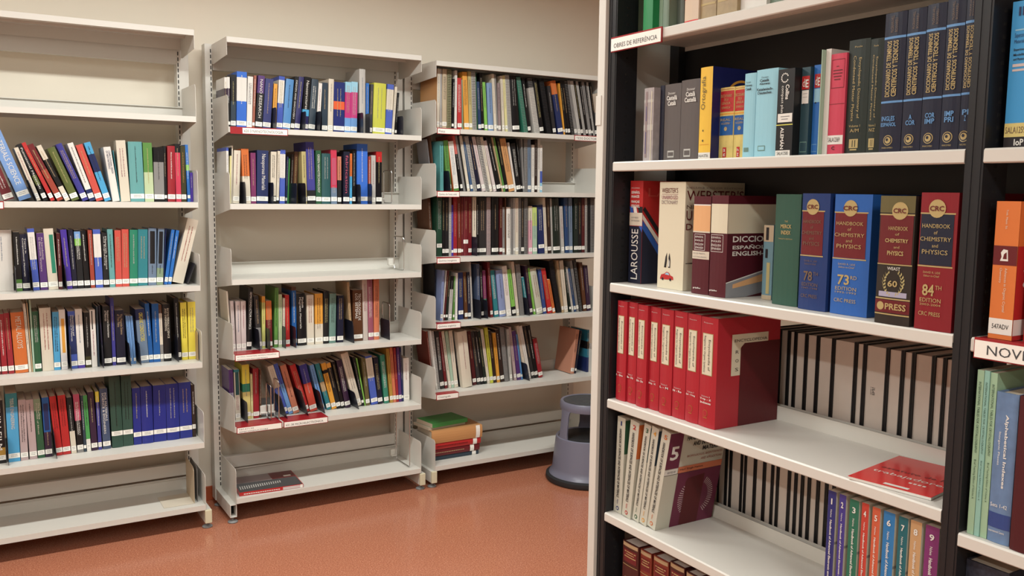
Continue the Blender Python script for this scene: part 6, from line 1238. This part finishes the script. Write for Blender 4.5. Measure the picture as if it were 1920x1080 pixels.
RL = dict(green_volume='bright green volume at the far end of the highest visible shelf, black-framed bookcase', thin_pale='thin pale volume beside the bright green one, highest shelf of the black-framed bookcase',
 sage_volume='sage green volume left of the grey-green one, highest shelf of black-framed bookcase', grey_green_volume='grey-green volume left of the red and cream book, highest shelf', red_cream='red and cream book on the highest shelf of the black-framed bookcase',
 brown_one='mottled brown book right of the red and cream one, highest shelf', brown_two='mottled brown book left of the white volume, highest shelf of black-framed bookcase', white_volume='white volume right of the mottled brown books, highest shelf', grey_binder='grey-green volume right of the white one, highest shelf',
 worn='worn taped dictionary with mottled lilac spine, leftmost on its shelf', thin_dark='thin dark book between the worn taped dictionary and the brown-grey ones', cast='brown-grey dictionary reading Castellà Català, left of its twin', cata='brown-grey dictionary reading Català Castellà, beside the yellow Ortografía',
 orto='yellow-spined Ortografía book with navy cover and orange arc', larg='yellow marbled dictionary volume marked a g, red and blue title fields', larh='yellow marbled dictionary volume marked h z, left of the pale blue ones', cyana='narrow pale blue Alemany Català dictionary, left of its wider twin',
 cyanb='wide pale blue Català Alemany dictionary left of the black one', coll='black compact German dictionary with ALEMÁN on its spine', dete='petrol book with red dE square on its spine', deb='blue book with red dE square on its spine', palethin='very thin mint booklet left of the pink-red book', whitethin='thin white book touching the pink-red one',
 sala='pink-red book with white SALA label on its spine', ency='dark green encyclopedic volume marked A/M in gold', encz='dark green encyclopedic volume marked N/Z in gold', term='navy technical terms dictionary marked INGLES ESPAÑOL', terma='navy technical terms dictionary marked A COR', termb='navy technical terms dictionary marked COR IMP',
 termc='navy technical terms dictionary marked IMP PRI', termd='navy technical terms dictionary half hidden by the black post', laro='red and navy Spanish French dictionary with tricolour diagonal stripes', webs='thick cream unabridged dictionary with a small red car on its spine', gria='narrow wine and peach Spanish English dictionary', grib='wine and cream Spanish English dictionary with its cover showing',
 oldb='small old pale blue book between the wine dictionary and the green one', merc='dark green cloth index book with gold lettering', crca='dark blue handbook marked 78th edition', crcb='bright blue handbook marked 73rd edition', crcc='dark brown handbook with a gold laurel around 60', crcd='red handbook marked 84th edition beside the black post',
 reda='red encyclopedia binding marked Volume 1, at the far end', redb='red encyclopedia binding marked Volume 2', redc='red encyclopedia binding marked Volume 3', redd='red encyclopedia binding marked Volume 4', rede='red encyclopedia binding marked Volume 5', redf='red encyclopedia binding marked Volume 6', redg='red encyclopedia binding marked Volume 7', redh='red encyclopedia binding marked Volume 8, its whole cover showing',
 vola='leaning bone-coloured handbook numbered 1 on its spine', volb='leaning bone-coloured handbook numbered 2 on its spine', volc='leaning bone-coloured handbook numbered 3 on its spine', vold='leaning bone-coloured handbook numbered 4 on its spine', vole='leaning bone-coloured handbook numbered 5 with plum cover showing',
 hana='navy paperback handbook numbered 1', hanb='indigo paperback handbook numbered 2', hanc='green paperback handbook numbered 3', hand='red paperback handbook numbered 4', hane='orange-red paperback handbook numbered 5', hanf='blue paperback handbook numbered 6', hang='teal paperback handbook numbered 7', hanh='tan paperback handbook numbered 8', hani='purple paperback handbook numbered 9',
 olda='old dark maroon leather book at the far end of the lowest visible shelf', oldb2='old rust leather book, left one of the two rust volumes', oldc='old rust leather book, right one of the two rust volumes', oldd='old oxblood leather book just right of the two rust ones', olde='old oxblood leather book at the bottom picture edge, second of its pair', oldf='old rust leather book beyond the oxblood pair',
 iop='bright sky blue book with SALA label at the right picture edge', adv='orange book with dark red band and 547ADV label', advred='red book at the right picture edge beside the orange one', inta='pale green crystallography booklet nearest the black post', intb='pale teal crystallography booklet between two pale green ones', intc='pale green crystallography booklet touching the hazy blue volume',
 alph='hazy blue Alphabetical Indexes volume', maro='dark maroon volume at the right picture edge', spec='dark speckled book at the lower right picture corner')
RG = dict(S0='volumes on the highest visible shelf of the black-framed bookcase', S1='dictionaries on the second shelf of the black-framed bookcase', S2='large dictionaries and handbooks on the third shelf', S3='red encyclopedia bindings', S4='numbered handbooks on the fifth shelf', S5='old leather volumes on the lowest visible shelf', T1='books right of the black post', T2='books right of the black post', T3='books right of the black post', T4='books right of the black post')
for sh, key, x, y, z, lean, wd, h, spec, d, sc in FRAME_ROWS:
    d = min(d or min(max(.72 * h, .12), .19), 1.6185 - x)
    if sh[0] == 'S': wd = min(wd, y - .8705)
    y = min(y, 1.7965) if sh[0] == 'S' else min(y, .8355)
    M = Matrix.Translation((x, y, z + (.0017 if sh == 'T2' else .0005) + (wd * math.sin(lean) if lean > 0 else 0))) @ Matrix.Rotation(R(-90), 4, 'Z') @ Matrix.Rotation(lean, 4, 'Y')
    root = empty('book'); root.matrix_world = M
    tag(root, RL[key], 'book', RG[sh])
    soft = key[:3] in ('han', 'int') or key in ('coll', 'dete', 'deb', 'palethin', 'whitethin', 'iop', 'adv', 'webs', 'vola', 'volb', 'volc', 'vold', 'vole', 'laro')
    bulge = 0 if soft or wd < .012 else .0025
    side = sc or ('bone' if key[:3] == 'han' else 'plum' if key == 'vole' else None)
    if key == 'vole': side = 'bone'
    book_body(root, wd, h, d, spec, not soft, bulge, side=side, rough=.33 if key[:3] in ('red', 'crc', 'ter', 'orto'[:3]) else .42, pagem=PAGEG if sh in ('S3', 'S5') else PAGE, noise=.25 if spec in ('mottled', 'worn', 'yellowmarble', 'hazeblue') else 0)
    art(root, key, wd, h, d, bulge)

# volumes on the other side, seen from their fore edges
for i, (y, z, wd) in enumerate(BACK_ROWS):
    top = z > .9
    n = i + 1 if top else i - 13
    N = 14 if top else 16
    where = 'behind the red bindings shelf' if top else 'behind the numbered handbooks shelf'
    root = empty('bound_volume', (1.655 + .002, y, z + .0005), (0, 0, R(-90)))
    root['label'] = f'black-bound volume showing its page edges, {ORD[n - 1]} from the left {where}'; root['category'] = 'book'; root['group'] = 'black-bound volumes seen from behind'
    t_ = min(.0038, wd * .18); d = .19; h = .209
    m = MB(); bk = mat('black', .5)
    m.box(0, t_, 0, d, 0, h, bk); m.box(wd - t_, wd, 0, d, 0, h, bk); m.box(t_, wd - t_, d - .003, d, 0, h, bk); m.build('cover', root)
    m = MB(); m.box(t_ + .0001, wd - t_ - .0001, .004, d - .0031, .003, h - .003, mat('page_grey', .85, noise=.08, nscale=25)); m.build('page_block', root)
    if i == 8:
        m = MB()
        for a in range(6):
            for b_ in range(8):
                if rng.random() < .6: m.box(wd * .3 + a * .0018, wd * .3 + a * .0018 + .0012, .0033, .0039, .1 + b_ * .0022, .1012 + b_ * .0022, mat('charcoal', .6))
        m.build('page_stamp', root)

# shelf labels on the black-framed bookcase
def side_holder(label, y0, y1, z, s, plate, fr=.86, hh=.036):
    L = y0 - y1
    t = tag(empty('shelf_label_holder', (XF, y0, z), (0, 0, R(-90))), label, 'shelf label', 'red and white shelf labels')
    m = MB(); m.box(0, L, -.004, -.0006, -hh + .002, .002, REDP)
    if plate: m.box(0, L, -.0006, .03, .0002, .001, REDP)
    m.build('red_holder', t)
    m = MB(); m.box(.002, L - .0015, -.0056, -.0042, -hh + .004, -.002, CARD); m.build('card', t)
    text(t, s, (L * (.07 if fr > .8 else .1), -.006, -hh * .7), (1, 0, 0), (0, 0, 1), L * fr, hh * (.38 if fr > .8 else .46), mat('darkgrey', .5), name='card_lettering')
side_holder('shelf label reading OBRES DE REFERÈNCIA at the top of the black-framed bookcase', 1.812, 1.622, 1.9114, 'OBRES DE REFERÈNCIA', False)
side_holder('shelf label reading NOVETATS at the right picture edge', .828, .60, 1.3014, 'NOVETATS', True, .56, .034)

# red booklet lying on the shelf
t = tag(empty('booklet', (1.391, 1.057, .9999)), 'red booklet reading trabajadores lying at the near end of the red bindings shelf', 'booklet')
ex = Vector((.021, -.154, 0)).normalized(); ey = Vector((.209, .042, 0)).normalized()
t.matrix_world = Matrix(((ex.x, ey.x, 0, 1.391), (ex.y, ey.y, 0, 1.057), (0, 0, 1, .9999), (0, 0, 0, 1)))
BW, BH = .1555, .205
m = MB(); m.box(.0005, BW - .0005, .0005, BH - .0005, .0003, .0052, mat('white', .6)); m.build('page_block', t)
m = MB(); m.box(0, BW, 0, BH, .0053, .0059, mat('redbright', .18)); m.build('cover', t)
text(t, 'trabajadores', (.012, .064, .0062), (1, 0, 0), (0, 1, 0), .141, .019, mat('paper', .4), name='cover_lettering')
text(t, 'estatuto de los', (.014, .1, .0062), (1, 0, 0), (0, 1, 0), .137, .013, mat('darkred', .4), name='cover_lettering')
m = MB(); m.box(.064, .11, .008, .017, .006, .0062, mat('paper', .4)); 
for k in range(4): m.box(.093 + k * .0085, .0985 + k * .0085, .046, .052, .006, .0062, mat('paper', .4))
m.build('cover_artwork', t)
